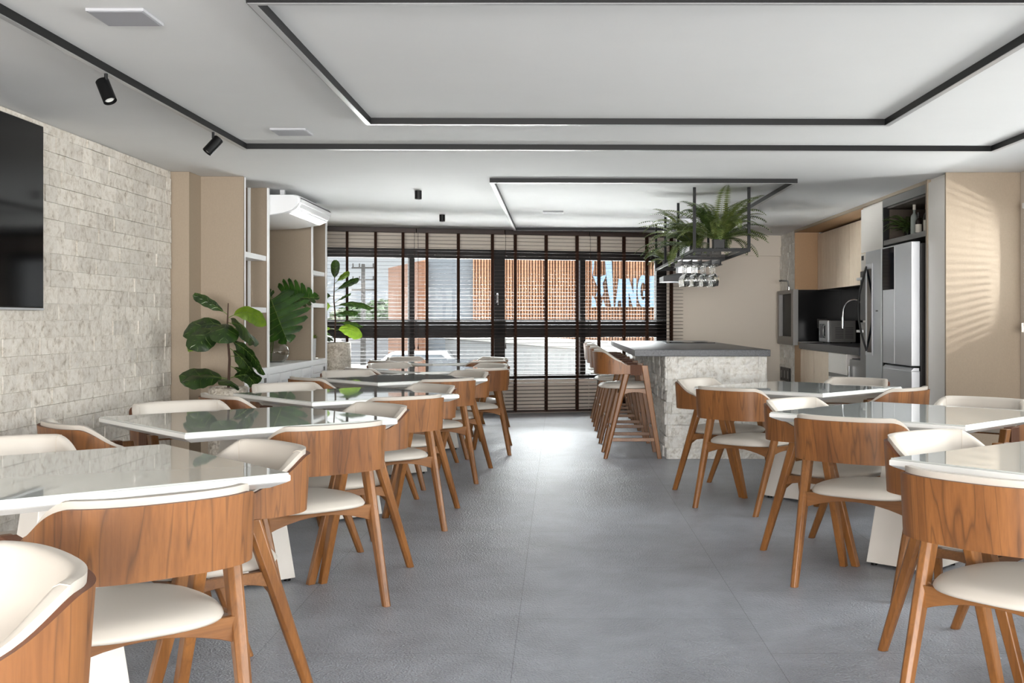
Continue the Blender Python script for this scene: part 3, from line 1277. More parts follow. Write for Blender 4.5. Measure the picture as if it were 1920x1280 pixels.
# ------------------------------------------------------------------ hanging rack
rx0, rx1 = 1.19, 1.665
ry = [9.67, 10.97, 12.28, 13.44]
rk = empty('hanging_rack', (1.4275, 11.5, ZC))
tag(rk, 'black metal rack hanging from the ceiling over the island with glass shelf', 'rack')
bx = 1.4275
t2 = 0.0125
ZB = 1.80 - ZC
for y in ry:
    for x in (rx0, rx1):
        if y == 13.44 and x == rx1:
            pass
        box_obj('post', x - bx - t2, x - bx + t2, y - 11.5 - t2, y - 11.5 + t2, ZB, -0.0005, 'black_metal', rk)
for y in ry:
    box_obj('crossbar', rx0 - bx + t2, rx1 - bx - t2, y - 11.5 - t2, y - 11.5 + t2, ZB, ZB + 0.025, 'black_metal', rk)
for x in (rx0, rx1):
    box_obj('side_rail', x - bx - t2, x - bx + t2, ry[0] - 11.5 + t2, ry[3] - 11.5 - t2, ZB, ZB + 0.0245, 'black_metal', rk)
box_obj('glass_shelf', rx0 - bx + t2, rx1 - bx - t2, ry[0] - 11.5 + t2, ry[2] - 11.5 - t2, ZB + 0.026, ZB + 0.032, 'clear_glass', rk)
box_obj('glass_shelf', rx0 - bx + t2, rx1 - bx - t2, 13.0 - 11.5, ry[3] - 11.5 - t2, ZB + 0.026, ZB + 0.032, 'clear_glass', rk)
gx = [1.235, 1.33, 1.425, 1.52, 1.615]
for x in gx:
    m_ = MB()
    m_.box(x - bx - 0.004, x - bx + 0.004, ry[1] - 11.5 + 0.02, ry[1] - 11.5 + 0.7, ZB - 0.045, ZB + 0.0)
    m_.box(x - bx - 0.016, x - bx + 0.016, ry[1] - 11.5 + 0.02, ry[1] - 11.5 + 0.7, ZB - 0.050, ZB - 0.045)
    m_.build('glass_rail', 'black_metal', rk)


def wineglass():
    prof = [(0.0, 0.0), (0.034, 0.0), (0.034, -0.002), (0.010, -0.006), (0.0045, -0.012), (0.004, -0.085), (0.008, -0.094), (0.026, -0.108), (0.0385, -0.130),
            (0.041, -0.150), (0.038, -0.180), (0.032, -0.213), (0.0310, -0.213), (0.037, -0.180), (0.040, -0.150), (0.0375, -0.131), (0.025, -0.110), (0.0, -0.098)]
    o = MB().lathe(prof, 28, cap0=False, cap1=False).build('wine_glass', 'clear_glass', smooth=True, angle=50)
    return o


WG = wineglass()
first = True
rown = ['front row', 'second row', 'third row', 'rear row']
coln = ['leftmost', 'second from the left', 'third from the left', 'rightmost']
for j in range(4):
    for i in range(4):
        o = WG if first else WG.copy()
        if not first:
            COL.objects.link(o)
        first = False
        o.location = ((gx[i] + gx[i + 1]) / 2, ry[1] + 0.10 + j * 0.115, 1.80 - 0.0425)
        tag(o, 'hanging wine glass, %s in the %s of the rack' % (coln[i], rown[j]), 'glass', 'wine glasses hanging in the rack')


# ------------------------------------------------------------------ ferns
def fern(name, loc, R, n, seed, label, mats, pot_h=0.12, pot_w=0.052, up=1.0, cat='plant', az=None, leaf=0.07, clampz=None):
    rnd = random.Random(seed)
    e = empty(name, loc)
    tag(e, label, cat, 'hanging rack ferns' if 'rack' in label else None)
    box_obj('pot', -pot_w, pot_w, -pot_w, pot_w, 0, pot_h, 'black_plastic', e, 0.004)
    fo = MB()
    stm = MB()
    for k in range(n):
        a = rnd.uniform(*az) if az else 2 * PI * (k + rnd.random() * 0.7) / n * 2.4
        ln = R * rnd.uniform(0.72, 1.12)
        el = rnd.uniform(0.15, 1.35) * up
        pts = []
        p = Vector((rnd.uniform(-0.03, 0.03), rnd.uniform(-0.03, 0.03), pot_h))
        steps = 14
        curl = rnd.uniform(1.0, 2.3)
        for s in range(steps + 1):
            pts.append(p.copy())
            t = s / steps
            ang = el - curl * t * t
            d = Vector((math.cos(a) * math.cos(ang), math.sin(a) * math.cos(ang), math.sin(ang)))
            p = p + d * ln / steps
        stm.tube(pts, [0.0022 * (1 - 0.75 * i / steps) for i in range(steps + 1)], 4, caps=False)
        # leaflets
        sub = 30
        side0 = Vector((-math.sin(a), math.cos(a), 0))
        mi = rnd.choice((0, 0, 1))
        for q in range(2, sub):
            t = q / sub
            x = t * steps
            i = min(steps - 1, int(x))
            c = pts[i].lerp(pts[i + 1], x - i)
            d = (pts[i + 1] - pts[i]).normalized()
            up_ = side0.cross(d).normalized()
            l = leaf * (math.sin(PI * min(1, 0.12 + 0.88 * t)) ** 0.75) * (ln / R) + 0.004
            w = ln / sub * 0.42
            for sg in (-1, 1):
                tip = c + (side0 * sg * 0.94 + d * 0.30 - up_ * (-0.06) + Vector((0, 0, -0.18))) * l
                m1 = c + (tip - c) * 0.45
                fo.add([c, m1 + d * w, tip, m1 - d * w], [(0, 1, 2, 3)], mi)
    fo.build('fronds', mats, e)
    stm.build('stalks', 'green_stem', e, smooth=True)
    return e


fern('potted_fern', (1.425, 9.85, 1.8335), 0.56, 64, 5, 'big bushy green fern in a black pot at the near end of the hanging rack', ['fern_leaf', 'fern_leaf_dark'], pot_h=0.085, pot_w=0.05)
fern('potted_fern', (1.33, 10.75, 1.8335), 0.60, 44, 8, 'second fern on the hanging rack, trailing left over its rail', ['fern_leaf', 'fern_leaf_dark'], pot_h=0.085, pot_w=0.05, up=0.85, az=(1.9, 4.9))
fern('potted_fern', (1.30, 13.2, 1.8335), 0.36, 18, 9, 'farthest small fern on the hanging rack near the window', ['fern_leaf', 'fern_leaf_dark'], pot_h=0.085, pot_w=0.05, up=0.6)


# ------------------------------------------------------------------ broad leaf plants
def fiddle(name, base, hgt_pot, r_pot, stem_top, leaves, label, cat='potted plant', stemr=0.011, square=False):
    e = empty(name, base)
    tag(e, label, cat)
    prof = [(r_pot * 0.9, 0), (r_pot, 0.02), (r_pot, hgt_pot - 0.01), (r_pot - 0.012, hgt_pot), (r_pot - 0.025, hgt_pot), (r_pot - 0.028, hgt_pot - 0.04), (0, hgt_pot - 0.04)]
    MB().lathe(prof, 40, cap1=False).build('pot', 'pearl_pot', e, smooth=True, angle=40)
    MB().lathe([(0, hgt_pot - 0.035), (r_pot - 0.03, hgt_pot - 0.035)], 24, cap0=False, cap1=False).build('soil', 'soil', e)
    sp = [Vector((0, 0, hgt_pot - 0.04)), Vector((0.01, 0, hgt_pot + (stem_top - hgt_pot) * 0.33)), Vector((-0.008, 0.0, hgt_pot + (stem_top - hgt_pot) * 0.66)), Vector((0.0, 0, stem_top))]
    MB().tube(sp, [stemr, stemr * 0.9, stemr * 0.7, stemr * 0.4], 8).build('stem', 'bark', e, smooth=True)
    fo = MB()
    for (z, ang, el, L, Wd, mi, curl, roll) in leaves:
        a = math.radians(ang)
        Wd *= 1.3
        L *= 1.1
        el_ = math.radians(el)
        base_p = Vector((0, 0, z))
        d0 = Vector((math.cos(a), math.sin(a), 0))
        sd = Vector((-math.sin(a), math.cos(a), 0))
        nL, nW = 12, 6
        # petiole
        p = base_p.copy()
        ang_ = el_
        pts = [p.copy()]
        dd = d0 * math.cos(ang_) + Vector((0, 0, 1)) * math.sin(ang_)
        p = p + dd * 0.05
        pts.append(p.copy())
        fo.tube(pts, 0.003, 5, mi=2, caps=False)
        grid = []
        spine = []
        for i in range(nL + 1):
            t = i / nL
            an = el_ - curl * t
            dd = d0 * math.cos(an) + Vector((0, 0, 1)) * math.sin(an)
            up_ = sd.cross(dd) * -1
            up_ = dd.cross(sd) * -1
            wv = Wd * (0.42 * math.sin(PI * min(1, t * 1.15 + 0.02)) * (1 - t) + (t ** 0.8) * 1.0 * math.sqrt(max(0, 1 - ((t - 0.62) / 0.395) ** 2) if t > 0.62 else 1) * 1.0) * 0.5
            if i == 0:
                wv = 0.004
            rl = math.radians(roll)
            sd2 = sd * math.cos(rl) + up_ * math.sin(rl)
            up2 = up_ * math.cos(rl) - sd * math.sin(rl)
            row = []
            for j in range(-nW // 2, nW // 2 + 1):
                q = j / (nW / 2)
                row.append(p + sd2 * (q * wv) + up2 * (abs(q) ** 1.5 * wv * 0.35 + 0.006 * math.sin(t * 20 + 3 * q) * abs(q)))
            grid.append(row)
            spine.append(p + up2 * 0.0015)
            p = p + dd * L / nL
        k = nW + 1
        vs_ = [q for row in grid for q in row]
        fs = [(i * k + j, i * k + j + 1, (i + 1) * k + j + 1, (i + 1) * k + j) for i in range(nL) for j in range(nW)]
        fo.add(vs_, fs, mi)
        fo.tube(spine, [0.003 * (1 - 0.8 * i / nL) for i in range(nL + 1)], 4, mi=2, caps=False)
        for i in range(2, nL - 1, 2):
            for sg in (0, nW):
                tgt = grid[min(nL, i + 2)][sg]
                a_ = spine[i]
                mid = grid[i + 1][nW // 2 + (1 if sg else -1)]
                fo.tube([a_, mid, a_.lerp(tgt, 0.9)], [0.0016, 0.0013, 0.0007], 3, mi=2, caps=False)
    fo.build('foliage', ['fiddle_leaf', 'fiddle_leaf_light', 'leaf_vein'], e, smooth=True, angle=80)
    return e


# (height, azimuth, elevation, length, width, shade, curl, roll)
fiddle('potted_fiddle_fig', (-2.49, 8.38, 0), 0.70, 0.145, 1.33, [
    (1.24, 175, 35, 0.24, 0.085, 0, 0.2, 50),
    (1.22, -5, 25, 0.26, 0.13, 1, 1.7, 65),
    (1.18, -40, 0, 0.30, 0.20, 0, 1.0, 55),
    (1.16, -80, 10, 0.26, 0.20, 0, 1.6, 10),
    (1.15, 185, 15, 0.28, 0.16, 0, 1.3, 60),
    (1.14, 180, 12, 0.32, 0.12, 1, 1.9, 70),
    (1.13, -130, 0, 0.28, 0.19, 0, 1.2, 40),
    (1.10, 60, 10, 0.26, 0.18, 0, 1.0, -40),
    (1.06, -15, -25, 0.25, 0.16, 0, 0.5, 60),
    (1.00, -10, -35, 0.23, 0.14, 0, 0.5, 60),
    (0.93, -5, 0, 0.26, 0.07, 0, 1.2, 60),
    (0.86, -5, -20, 0.22, 0.10, 0, 0.8, 60),
    (0.76, 190, 12, 0.28, 0.16, 0, 0.5, 55),
    (0.75, -150, 15, 0.26, 0.18, 0, 0.8, 30),
    (0.76, -5, 18, 0.20, 0.12, 0, 0.9, 55),
    (0.74, -70, 10, 0.20, 0.16, 0, 0.7, 20),
], 'broad leaved fiddle fig in a round textured pot before the beige column')
fiddle('potted_fiddle_fig', (-2.56, 12.72, 0), 0.95, 0.185, 1.70, [
    (1.64, 92, 82, 0.19, 0.10, 0, 0.1, 0),
    (1.62, 10, 45, 0.15, 0.07, 1, 0.3, 60),
    (1.53, 5, 35, 0.24, 0.08, 0, 0.3, 55),
    (1.47, 175, 10, 0.20, 0.13, 0, 0.5, 60),
    (1.40, 10, 35, 0.15, 0.035, 0, 0.2, 50),
    (1.36, 0, 15, 0.36, 0.08, 0, 0.8, 50),
    (1.36, 185, 5, 0.20, 0.19, 1, 0.8, 65),
    (1.27, 0, 10, 0.20, 0.08, 0, 0.3, 50),
    (1.17, 0, 8, 0.26, 0.07, 0, 0.7, 40),
    (1.10, 190, 5, 0.20, 0.10, 1, 0.4, 50),
    (1.08, -5, 15, 0.27, 0.16, 1, 1.3, 65),
    (1.00, -110, 15, 0.20, 0.17, 0, 0.7, 20),
    (0.99, 170, 20, 0.20, 0.16, 0, 0.8, 50),
], 'tall slender fiddle fig in a large cylindrical textured pot beside the blinds')


# monstera in glass vase
mv = empty('glass_vase', (-2.80, 10.95, 0.789))
tag(mv, 'round clear glass vase half filled with water on the white cabinet', 'vase')
prof = [(0.0, 0.0), (0.085, 0.0), (0.125, 0.03), (0.148, 0.085), (0.140, 0.14), (0.105, 0.185), (0.058, 0.215), (0.046, 0.25), (0.055, 0.29),
        (0.0515, 0.29), (0.0425, 0.25), (0.0545, 0.213), (0.102, 0.182), (0.1365, 0.139), (0.1445, 0.085), (0.122, 0.033), (0.083, 0.005), (0.0, 0.005)]
MB().lathe(prof, 40, cap0=False, cap1=False).build('vase_body', 'clear_glass', mv, smooth=True, angle=60)
MB().lathe([(0, 0.0055), (0.082, 0.0055), (0.1215, 0.0335), (0.144, 0.085), (0.142, 0.105), (0, 0.105)], 36, cap0=False, cap1=False).build('water', 'water', mv, smooth=True, angle=60)


def monstera_leaf(fo, base, axis, side, L, Wd, lobes=7, seed=1):
    """heart-shaped split leaf; base point, midrib direction, side direction"""
    rnd = random.Random(seed)
    base = Vector(base)
    ax = Vector(axis).normalized()
    sd = Vector(side)
    sd = (sd - ax * sd.dot(ax)).normalized()
    nr = ax.cross(sd).normalized()

    def P(t, q):
        # t along the midrib, q across (-1..1 of half width); gently domed, tip drooping
        x = q * Wd / 2
        return base + ax * (t * L) + sd * x + nr * (-0.22 * abs(x) - 0.12 * L * t * t)

    def half(t):
        # half-width outline (0..1)
        t = max(-0.18, min(1.0, t))
        return max(0.0, math.sin(PI * ((t + 0.2) / 1.2) ** 0.72)) ** 0.75
    for sg in (-1, 1):
        tb = -0.16
        edges = []
        for k in range(lobes):
            t0 = -0.0 + 0.93 * k / lobes
            t1 = 0.93 * (k + 1) / lobes
            o0 = -0.2 + 1.2 * k / lobes
            o1 = -0.2 + 1.2 * (k + 1) / lobes
            gap = 0.020 + 0.012 * rnd.random()
            # inner joined part, outer finger
            inner = 0.48 if k not in (0,) else 0.6
            sw = 0.10
            pts = []
            n = 5
            rowA, rowB = [], []
            for i in range(n + 1):
                r_ = i / n
                # root positions on midrib move to outline positions
                ta = t0 + (o0 + sw * 0.3 - t0) * r_
                tb_ = t1 + (o1 + sw * 0.3 - t1) * r_
                g = gap * smooth01((r_ - inner) / 0.35) if r_ > inner else 0
                if i == n:
                    g *= 1.3
                ta += g
                tb_ -= g
                mid = (ta + tb_) / 2
                qa = half(ta) * r_
                qb = half(tb_) * r_
                if i == n:
                    qa *= 0.93
                    qb *= 0.95
                rowA.append(P(ta, sg * qa))
                rowB.append(P(tb_, sg * qb))
            tipm = P(((o0 + o1) / 2 + sw * 0.3), sg * half((o0 + o1) / 2 + sw * 0.3) * 1.06)
            vs_ = []
            for i in range(n + 1):
                m_ = rowA[i].lerp(rowB[i], 0.5) + nr * 0.004
                vs_ += [rowA[i], m_, rowB[i]]
            vs_.append(tipm)
            fs = []
            for i in range(n):
                a = i * 3
                fs += [(a, a + 1, a + 4, a + 3), (a + 1, a + 2, a + 5, a + 4)]
            a = n * 3
            fs += [(a, a + 1, len(vs_) - 1), (a + 1, a + 2, len(vs_) - 1)]
            fo.add(vs_, fs, 0)
            fo.tube([P(t0 + 0.02, 0) + nr * 0.002, rowA[n].lerp(rowB[n], 0.5) + nr * 0.003], [0.0022, 0.001], 3, mi=1, caps=False)
    fo.tube([P(t / 8, 0) + nr * 0.002 for t in range(-1, 9)], [0.005] * 3 + [0.004] * 3 + [0.003] * 2 + [0.0015] * 2, 5, mi=1, caps=False)


mo = empty('monstera_cutting', (-2.80, 10.95, 0.80))
tag(mo, 'large split monstera leaves standing in the glass vase', 'plant')
fo = MB()
monstera_leaf(fo, (0.015, -0.17, 0.60), (0.36, -0.25, -0.80), (0.85, 0.1, 0.35), 0.47, 0.64, 7, 2)
fo.build('leaf', ['monstera_leaf', 'leaf_vein'], mo, smooth=True, angle=80)
fo = MB()
monstera_leaf(fo, (0.10, -0.02, 0.64), (0.95, -0.15, -0.12), (0.1, -0.75, 0.55), 0.36, 0.44, 7, 4)
fo.build('leaf', ['monstera_leaf', 'leaf_vein'], mo, smooth=True, angle=80)
fo = MB()
monstera_leaf(fo, (-0.02, -0.06, 0.62), (-0.55, -0.5, -0.25), (0.3, -0.5, 0.8), 0.22, 0.3, 6, 5)
fo.build('leaf', ['monstera_leaf', 'leaf_vein'], mo, smooth=True, angle=80)
stp = MB()
stp.tube([(-0.05, 0.0, 0.02), (-0.02, 0.0, 0.27), (-0.01, -0.03, 0.45), (0.015, -0.16, 0.60)], 0.005, 7)
stp.tube([(-0.03, 0.02, 0.02), (-0.005, 0.01, 0.27), (0.04, 0.0, 0.48), (0.10, -0.02, 0.64)], 0.005, 7)
stp.tube([(-0.06, -0.02, 0.02), (-0.03, -0.01, 0.27), (-0.03, -0.03, 0.5), (-0.02, -0.06, 0.62)], 0.005, 7)
stp.build('stems', 'green_stem', mo, smooth=True)

# ------------------------------------------------------------------ left built-ins
mb = MB()
mb.box(XL - 0.1, -2.872, 8.64, 8.95, 0, ZC - 0.002)
mb.box(XL - 0.1, -2.53, 8.925, 8.955, 0, ZC - 0.002)
pn = mb.build('wall_panel', 'beige_laminate')
tag(pn, 'beige fabric-look panel column between the stone wall and the shelving', 'wall panel')
# shelving unit
su = empty('shelving_unit', (-2.53, 8.96, 0))
tag(su, 'white edged beige shelving unit with low white cabinets along the left wall', 'shelving')
sx, sy = -2.53, 8.96


def sb(name, x0, x1, y0, y1, z0, z1, m, bevel=0, par=None):
    return box_obj(name, x0 - sx, x1 - sx, y0 - sy, y1 - sy, z0, z1, m, par or su, bevel)


XF = -2.53
XB = -3.10
sb('back_panel', XB, XB + 0.02, 8.96, 12.2, 0.79, ZC - 0.002, 'beige_laminate')
for (ya, yb) in ((8.957, 8.985), (9.70, 9.73), (11.44, 11.47), (12.13, 12.16)):
    sb('divider', XB + 0.02, XF - 0.012, ya, yb, 0.79, ZC - 0.002, 'beige_laminate')
    sb('divider_edge', XF - 0.012, XF, ya - 0.008, yb + 0.008, 0.0, ZC - 0.002, 'white_paint')
for (ya, yb, zs) in ((8.985, 9.70, (1.74, 1.29)), (11.47, 12.13, (1.70, 1.36))):
    for z in zs:
        sb('shelf', XF - 0.17, XF - 0.02, ya, yb, z - 0.022, z + 0.022, 'white_paint')
    sb('light_strip', XF - 0.175, XF - 0.155, yb - 0.03, yb - 0.002, 1.3, ZC - 0.003, 'white_paint')
sb('cabinet_top', XB, XF + 0.004, 8.985, 12.13, 0.735, 0.789, 'white_paint')
sb('cabinet_body', XB, XF - 0.03, 8.985, 12.13, 0.0, 0.735, 'white_paint')
ys = [8.995, 9.69, 10.13, 10.57, 11.01, 11.43, 12.12]
for k in range(6):
    ya, yb = ys[k] + 0.004, ys[k + 1] - 0.004
    if k in (0, 5):
        d_ = sb('drawer', XF - 0.03, XF - 0.008, ya, yb, 0.65, 0.73, 'white_paint')
        sb('pull', XF - 0.0085, XF - 0.006, yb - 0.10, yb - 0.03, 0.66, 0.70, 'steel_dark', par=d_)
        d_.location = (0, 0, 0)
        sb('door', XF - 0.03, XF - 0.008, ya, yb, 0.03, 0.645, 'white_paint')
    else:
        f_ = MB()
        o_ = lambda a: a
        f_.box(XF - 0.03 - sx, XF - 0.008 - sx, ya - sy, ya + 0.06 - sy, 0.03, 0.72)
        f_.box(XF - 0.03 - sx, XF - 0.008 - sx, yb - 0.06 - sy, yb - sy, 0.03, 0.72)
        f_.box(XF - 0.03 - sx, XF - 0.008 - sx, ya + 0.06 - sy, yb - 0.06 - sy, 0.65, 0.72)
        f_.box(XF - 0.03 - sx, XF - 0.008 - sx, ya + 0.06 - sy, yb - 0.06 - sy, 0.03, 0.1)
        y = ya + 0.068
        while y < yb - 0.07:
            f_.box(XF - 0.028 - sx, XF - 0.014 - sx, y - sy, y + 0.012 - sy, 0.1, 0.65)
            y += 0.022
        f_.build('louvred_door', 'white_paint', su)
# small plant at the far shelf
sp = empty('succulent', (-2.62, 11.9, 1.005))
tag(sp, 'tiny green succulent in the far narrow shelf column', 'plant')
MB().lathe([(0.02, -0.215), (0.028, 0.0)], 14).build('pot', 'white_plastic', sp)
m_ = MB()
for k in range(16):
    a = k * 2.4
    el = 0.2 + 0.9 * (k / 16)
    d = Vector((math.cos(a) * math.cos(el), math.sin(a) * math.cos(el), math.sin(el)))
    s_ = Vector((-math.sin(a), math.cos(a), 0))
    m_.add([Vector((0, 0, 0.005)), d * 0.03 + s_ * 0.009, d * 0.06, d * 0.03 - s_ * 0.009], [(0, 1, 2, 3)])
m_.build('leaves', 'fiddle_leaf_light', sp)

# air conditioner
ac = empty('air_conditioner', (-2.62, 10.45, ZC))
tag(ac, 'white split air conditioner hung under the ceiling above the shelving niche', 'air conditioner')
ax0 = -2.62
# profile in XZ (x relative to -2.62, z relative to the ceiling)
ppf = [(-0.38, -0.05), (0.31, -0.05), (0.335, -0.06), (0.352, -0.09), (0.352, -0.12), (0.335, -0.15), (0.30, -0.185), (0.22, -0.215), (0.02, -0.245), (-0.38, -0.265)]


def acring(y, s=1.0):
    cx_, cz_ = 0.0, -0.15
    return [(cx_ + (x - cx_) * (s if x > 0 else 1), y, cz_ + (z - cz_) * s) for x, z in ppf]


m_ = MB()
y0, y1 = 9.76 - 10.45, 11.12 - 10.45
m_.loft([acring(y0, 0.94), acring(y0 + 0.015, 0.985), acring(y0 + 0.04, 1.0), acring(y1 - 0.04, 1.0), acring(y1 - 0.015, 0.985), acring(y1, 0.94)])
m_.build('casing', 'white_gloss', ac, smooth=True, angle=28)
# louvres on the curved front
def strip(pa, pb, off, yA, yB, mi, mbx):
    d = Vector((pb[0] - pa[0], 0, pb[1] - pa[1])).normalized()
    n_ = Vector((-d.z, 0, d.x))
    if n_.x < 0:
        n_ = -n_
    a = Vector((pa[0], 0, pa[1])) + n_ * off
    b = Vector((pb[0], 0, pb[1])) + n_ * off
    a2 = a - n_ * 0.008
    b2 = b - n_ * 0.008
    mbx.loft([[tuple(q + Vector((0, yy, 0))) for q in (a, b, b2, a2)] for yy in (yA, yB)], mi)


m_ = MB()
strip((0.345, -0.075), (0.352, -0.085), 0.003, y0 + 0.05, y1 - 0.05, 0, m_)
strip((0.325, -0.161), (0.315, -0.171), 0.003, y0 + 0.05, y1 - 0.05, 0, m_)
m_.build('air_slot', 'appliance_dark', ac)
m_ = MB()
strip((0.353, -0.088), (0.325, -0.158), 0.010, y0 + 0.06, y1 - 0.06, 0, m_)
m_.build('louvre', 'white_plastic', ac)
m_ = MB()
strip((0.313, -0.173), (0.24, -0.208), 0.008, y0 + 0.06, y1 - 0.06, 0, m_)
m_.build('louvre', 'white_plastic', ac)
for y in (y0 + 0.12, y1 - 0.12):
    for x in (-0.33, 0.17):
        box_obj('bracket', x - 0.02, x + 0.02, y - 0.02, y + 0.02, -0.06, -0.0008, 'white_plastic', ac)

# television
tv = empty('television', (-2.975, 5.44, 1.79))
tag(tv, 'large black flat television on the stone wall at the left picture edge', 'television')
box_obj('casing', -0.015, 0.012, -0.95, 0.95, -0.525, 0.525, 'black_plastic', tv, 0.002)
box_obj('screen', 0.0122, 0.0135, -0.942, 0.942, -0.512, 0.519, 'screen', tv)
box_obj('lower_trim', 0.010, 0.0145, -0.95, 0.95, -0.532, -0.520, 'steel', tv)
box_obj('wall_mount', -0.042, -0.015, -0.3, 0.3, -0.2, 0.2, 'black_plastic', tv)
# socket
sk = empty('wall_socket', (XL + 0.012, 7.9, 0.385))
tag(sk, 'white socket plate low on the stone wall behind the second table', 'socket')
box_obj('plate', 0, 0.010, -0.04, 0.04, -0.045, 0.045, 'white_plastic', sk, 0.003)
box_obj('outlet', 0.010, 0.012, -0.018, 0.018, -0.022, 0.022, 'grille', sk)

# ------------------------------------------------------------------ right kitchen built-ins
XK = 3.05
tall = empty('tall_cabinet', (XK, 8.7, 0))
tag(tall, 'tall cabinet with beige end panel and pale door, right of the refrigerator', 'cabinet')


def kb(par, o, name, x0, x1, y0, y1, z0, z1, m, bevel=0):
    return box_obj(name, x0 - o[0], x1 - o[0], y0 - o[1], y1 - o[1], z0, z1, m, par, bevel)


oT = (XK, 8.7)
kb(tall, oT, 'end_panel', XK - 0.01, 3.655, 8.69, 8.715, 0, ZC - 0.001, 'beige_laminate')
kb(tall, oT, 'body', XK + 0.02, 3.65, 8.716, 9.16, 0, ZC - 0.001, 'cabinet_grey')
kb(tall, oT, 'door', XK - 0.005, XK + 0.019, 8.73, 9.12, 0.06, ZC - 0.03, 'cabinet_grey', 0.002)
kb(tall, oT, 'side_trim', XK - 0.012, XK + 0.019, 9.125, 9.165, 0, ZC - 0.001, 'beige_laminate')

so = empty('ceiling_fascia', (XK, 9.17, 2.33))
tag(so, 'beige fascia and soffit along the ceiling over the kitchen cupboards', 'fascia')
kb(so, (XK, 9.17), 'fascia', XK - 0.005, XK + 0.02, 9.17, 14.28, 0.0, 0.029, 'beige_laminate')
kb(so, (XK, 9.17), 'soffit', XK + 0.02, 3.655, 11.18, 14.28, 0.0, 0.02, 'beige_laminate_warm')

# open niche above the fridge
ni = empty('open_shelf', (XK, 9.17, 0))
tag(ni, 'dark open shelf above the refrigerator holding bottles and a fern', 'shelf')
oN = (XK, 9.17)
kb(ni, oN, 'shelf_board', XK, 3.62, 9.2, 10.385, 1.90, 1.945, 'steel_dark')
kb(ni, oN, 'top_rail', XK, XK + 0.03, 9.17, 10.42, 2.255, 2.329, 'steel_dark')
kb(ni, oN, 'side_panel', XK, 3.62, 10.385, 10.415, 0.0, 2.255, 'mdf_black')
kb(ni, oN, 'side_panel', XK + 0.02, 3.62, 9.17, 9.2, 0.0, 2.255, 'mdf_black')
kb(ni, oN, 'back_panel', 3.62, 3.64, 9.2, 10.385, 0.0, 2.255, 'mdf_black')
kb(ni, oN, 'top_panel', XK + 0.03, 3.62, 9.2, 10.385, 2.24, 2.255, 'shelf_lining')
kb(ni, oN, 'rear_lining', 3.60, 3.62, 9.2, 10.385, 1.945, 2.24, 'shelf_lining')
kb(ni, oN, 'side_lining', XK + 0.05, 3.60, 10.37, 10.385, 1.945, 2.235, 'shelf_lining')

fern('potted_fern', (3.26, 10.24, 1.9455), 0.27, 26, 21, 'dark trailing fern on the open shelf above the refrigerator', ['fern_leaf_dark', 'fern_leaf_dark'], pot_h=0.09, pot_w=0.045, up=0.75, leaf=0.035, az=(2.2, 5.0))


def bottle(x, y, r_, h_, mb_, mc, ml, label):
    e = empty('bottle', (x, y, 1.9455))
    tag(e, label, 'bottle', 'bottles on the open shelf')
    MB().lathe([(r_ * 0.9, 0), (r_, 0.008), (r_, h_ * 0.58), (r_ * 0.85, h_ * 0.66), (r_ * 0.36, h_ * 0.74), (r_ * 0.34, h_ * 0.86)], 20).build('glass_body', mb_, e, smooth=True)
    MB().lathe([(r_ * 0.42, h_ * 0.84), (r_ * 0.42, h_)], 16).build('cap', mc, e, smooth=True)
    MB().lathe([(r_ * 1.015, h_ * 0.12), (r_ * 1.015, h_ * 0.48)], 20, cap0=False, cap1=False).build('label', ml, e, smooth=True)


bottle(3.19, 9.93, 0.032, 0.29, 'bottle_clear', 'label_white', 'bottle_clear', 'clear bottle with a pale stopper, leftmost on the open shelf')
bottle(3.16, 9.72, 0.027, 0.20, 'bottle_dark', 'cap_black', 'label_white', 'short dark bottle with a white label, second on the open shelf')
bottle(3.20, 9.62, 0.029, 0.26, 'bottle_dark', 'cap_orange', 'label_white', 'dark bottle with an orange cap on the open shelf')
bottle(3.19, 9.47, 0.033, 0.25, 'bottle_cream', 'cap_black', 'bottle_cream', 'cream coloured bottle with a black cap, rightmost in front on the shelf')
bottle(3.34, 9.66, 0.030, 0.29, 'bottle_dark', 'cap_black', 'bottle_dark', 'tall black bottle standing behind the other bottles')

# refrigerator
fr = empty('refrigerator', (3.0, 9.71, 0))
tag(fr, 'stainless steel french door refrigerator in the niche under the bottles', 'refrigerator')
oF = (3.0, 9.71)
kb(fr, oF, 'body', 3.045, 3.60, 9.31, 10.12, 0.03, 1.85, 'appliance_dark', 0.004)
d1 = kb(fr, oF, 'door', 2.965, 3.038, 9.30, 9.774, 0.815, 1.864, 'steel', 0.006)
d2 = kb(fr, oF, 'door', 2.965, 3.038, 9.779, 10.125, 0.815, 1.864, 'steel', 0.006)
kb(fr, oF, 'display_panel', 2.962, 2.966, 9.785, 10.12, 1.475, 1.85, 'dark_glass')
kb(fr, oF, 'gasket', 3.038, 3.045, 9.31, 10.12, 0.08, 1.85, 'mdf_black')
dr = kb(fr, oF, 'drawer', 2.965, 3.038, 9.30, 10.125, 0.06, 0.775, 'steel', 0.006)
m_ = MB().loft([[(2.962 - 3.0, yy, 0.775), (3.03 - 3.0, yy, 0.775), (3.03 - 3.0, yy, 0.80), (2.985 - 3.0, yy, 0.80)] for yy in (9.305 - 9.71, 10.12 - 9.71)])
m_.build('drawer_lip', 'steel', fr)

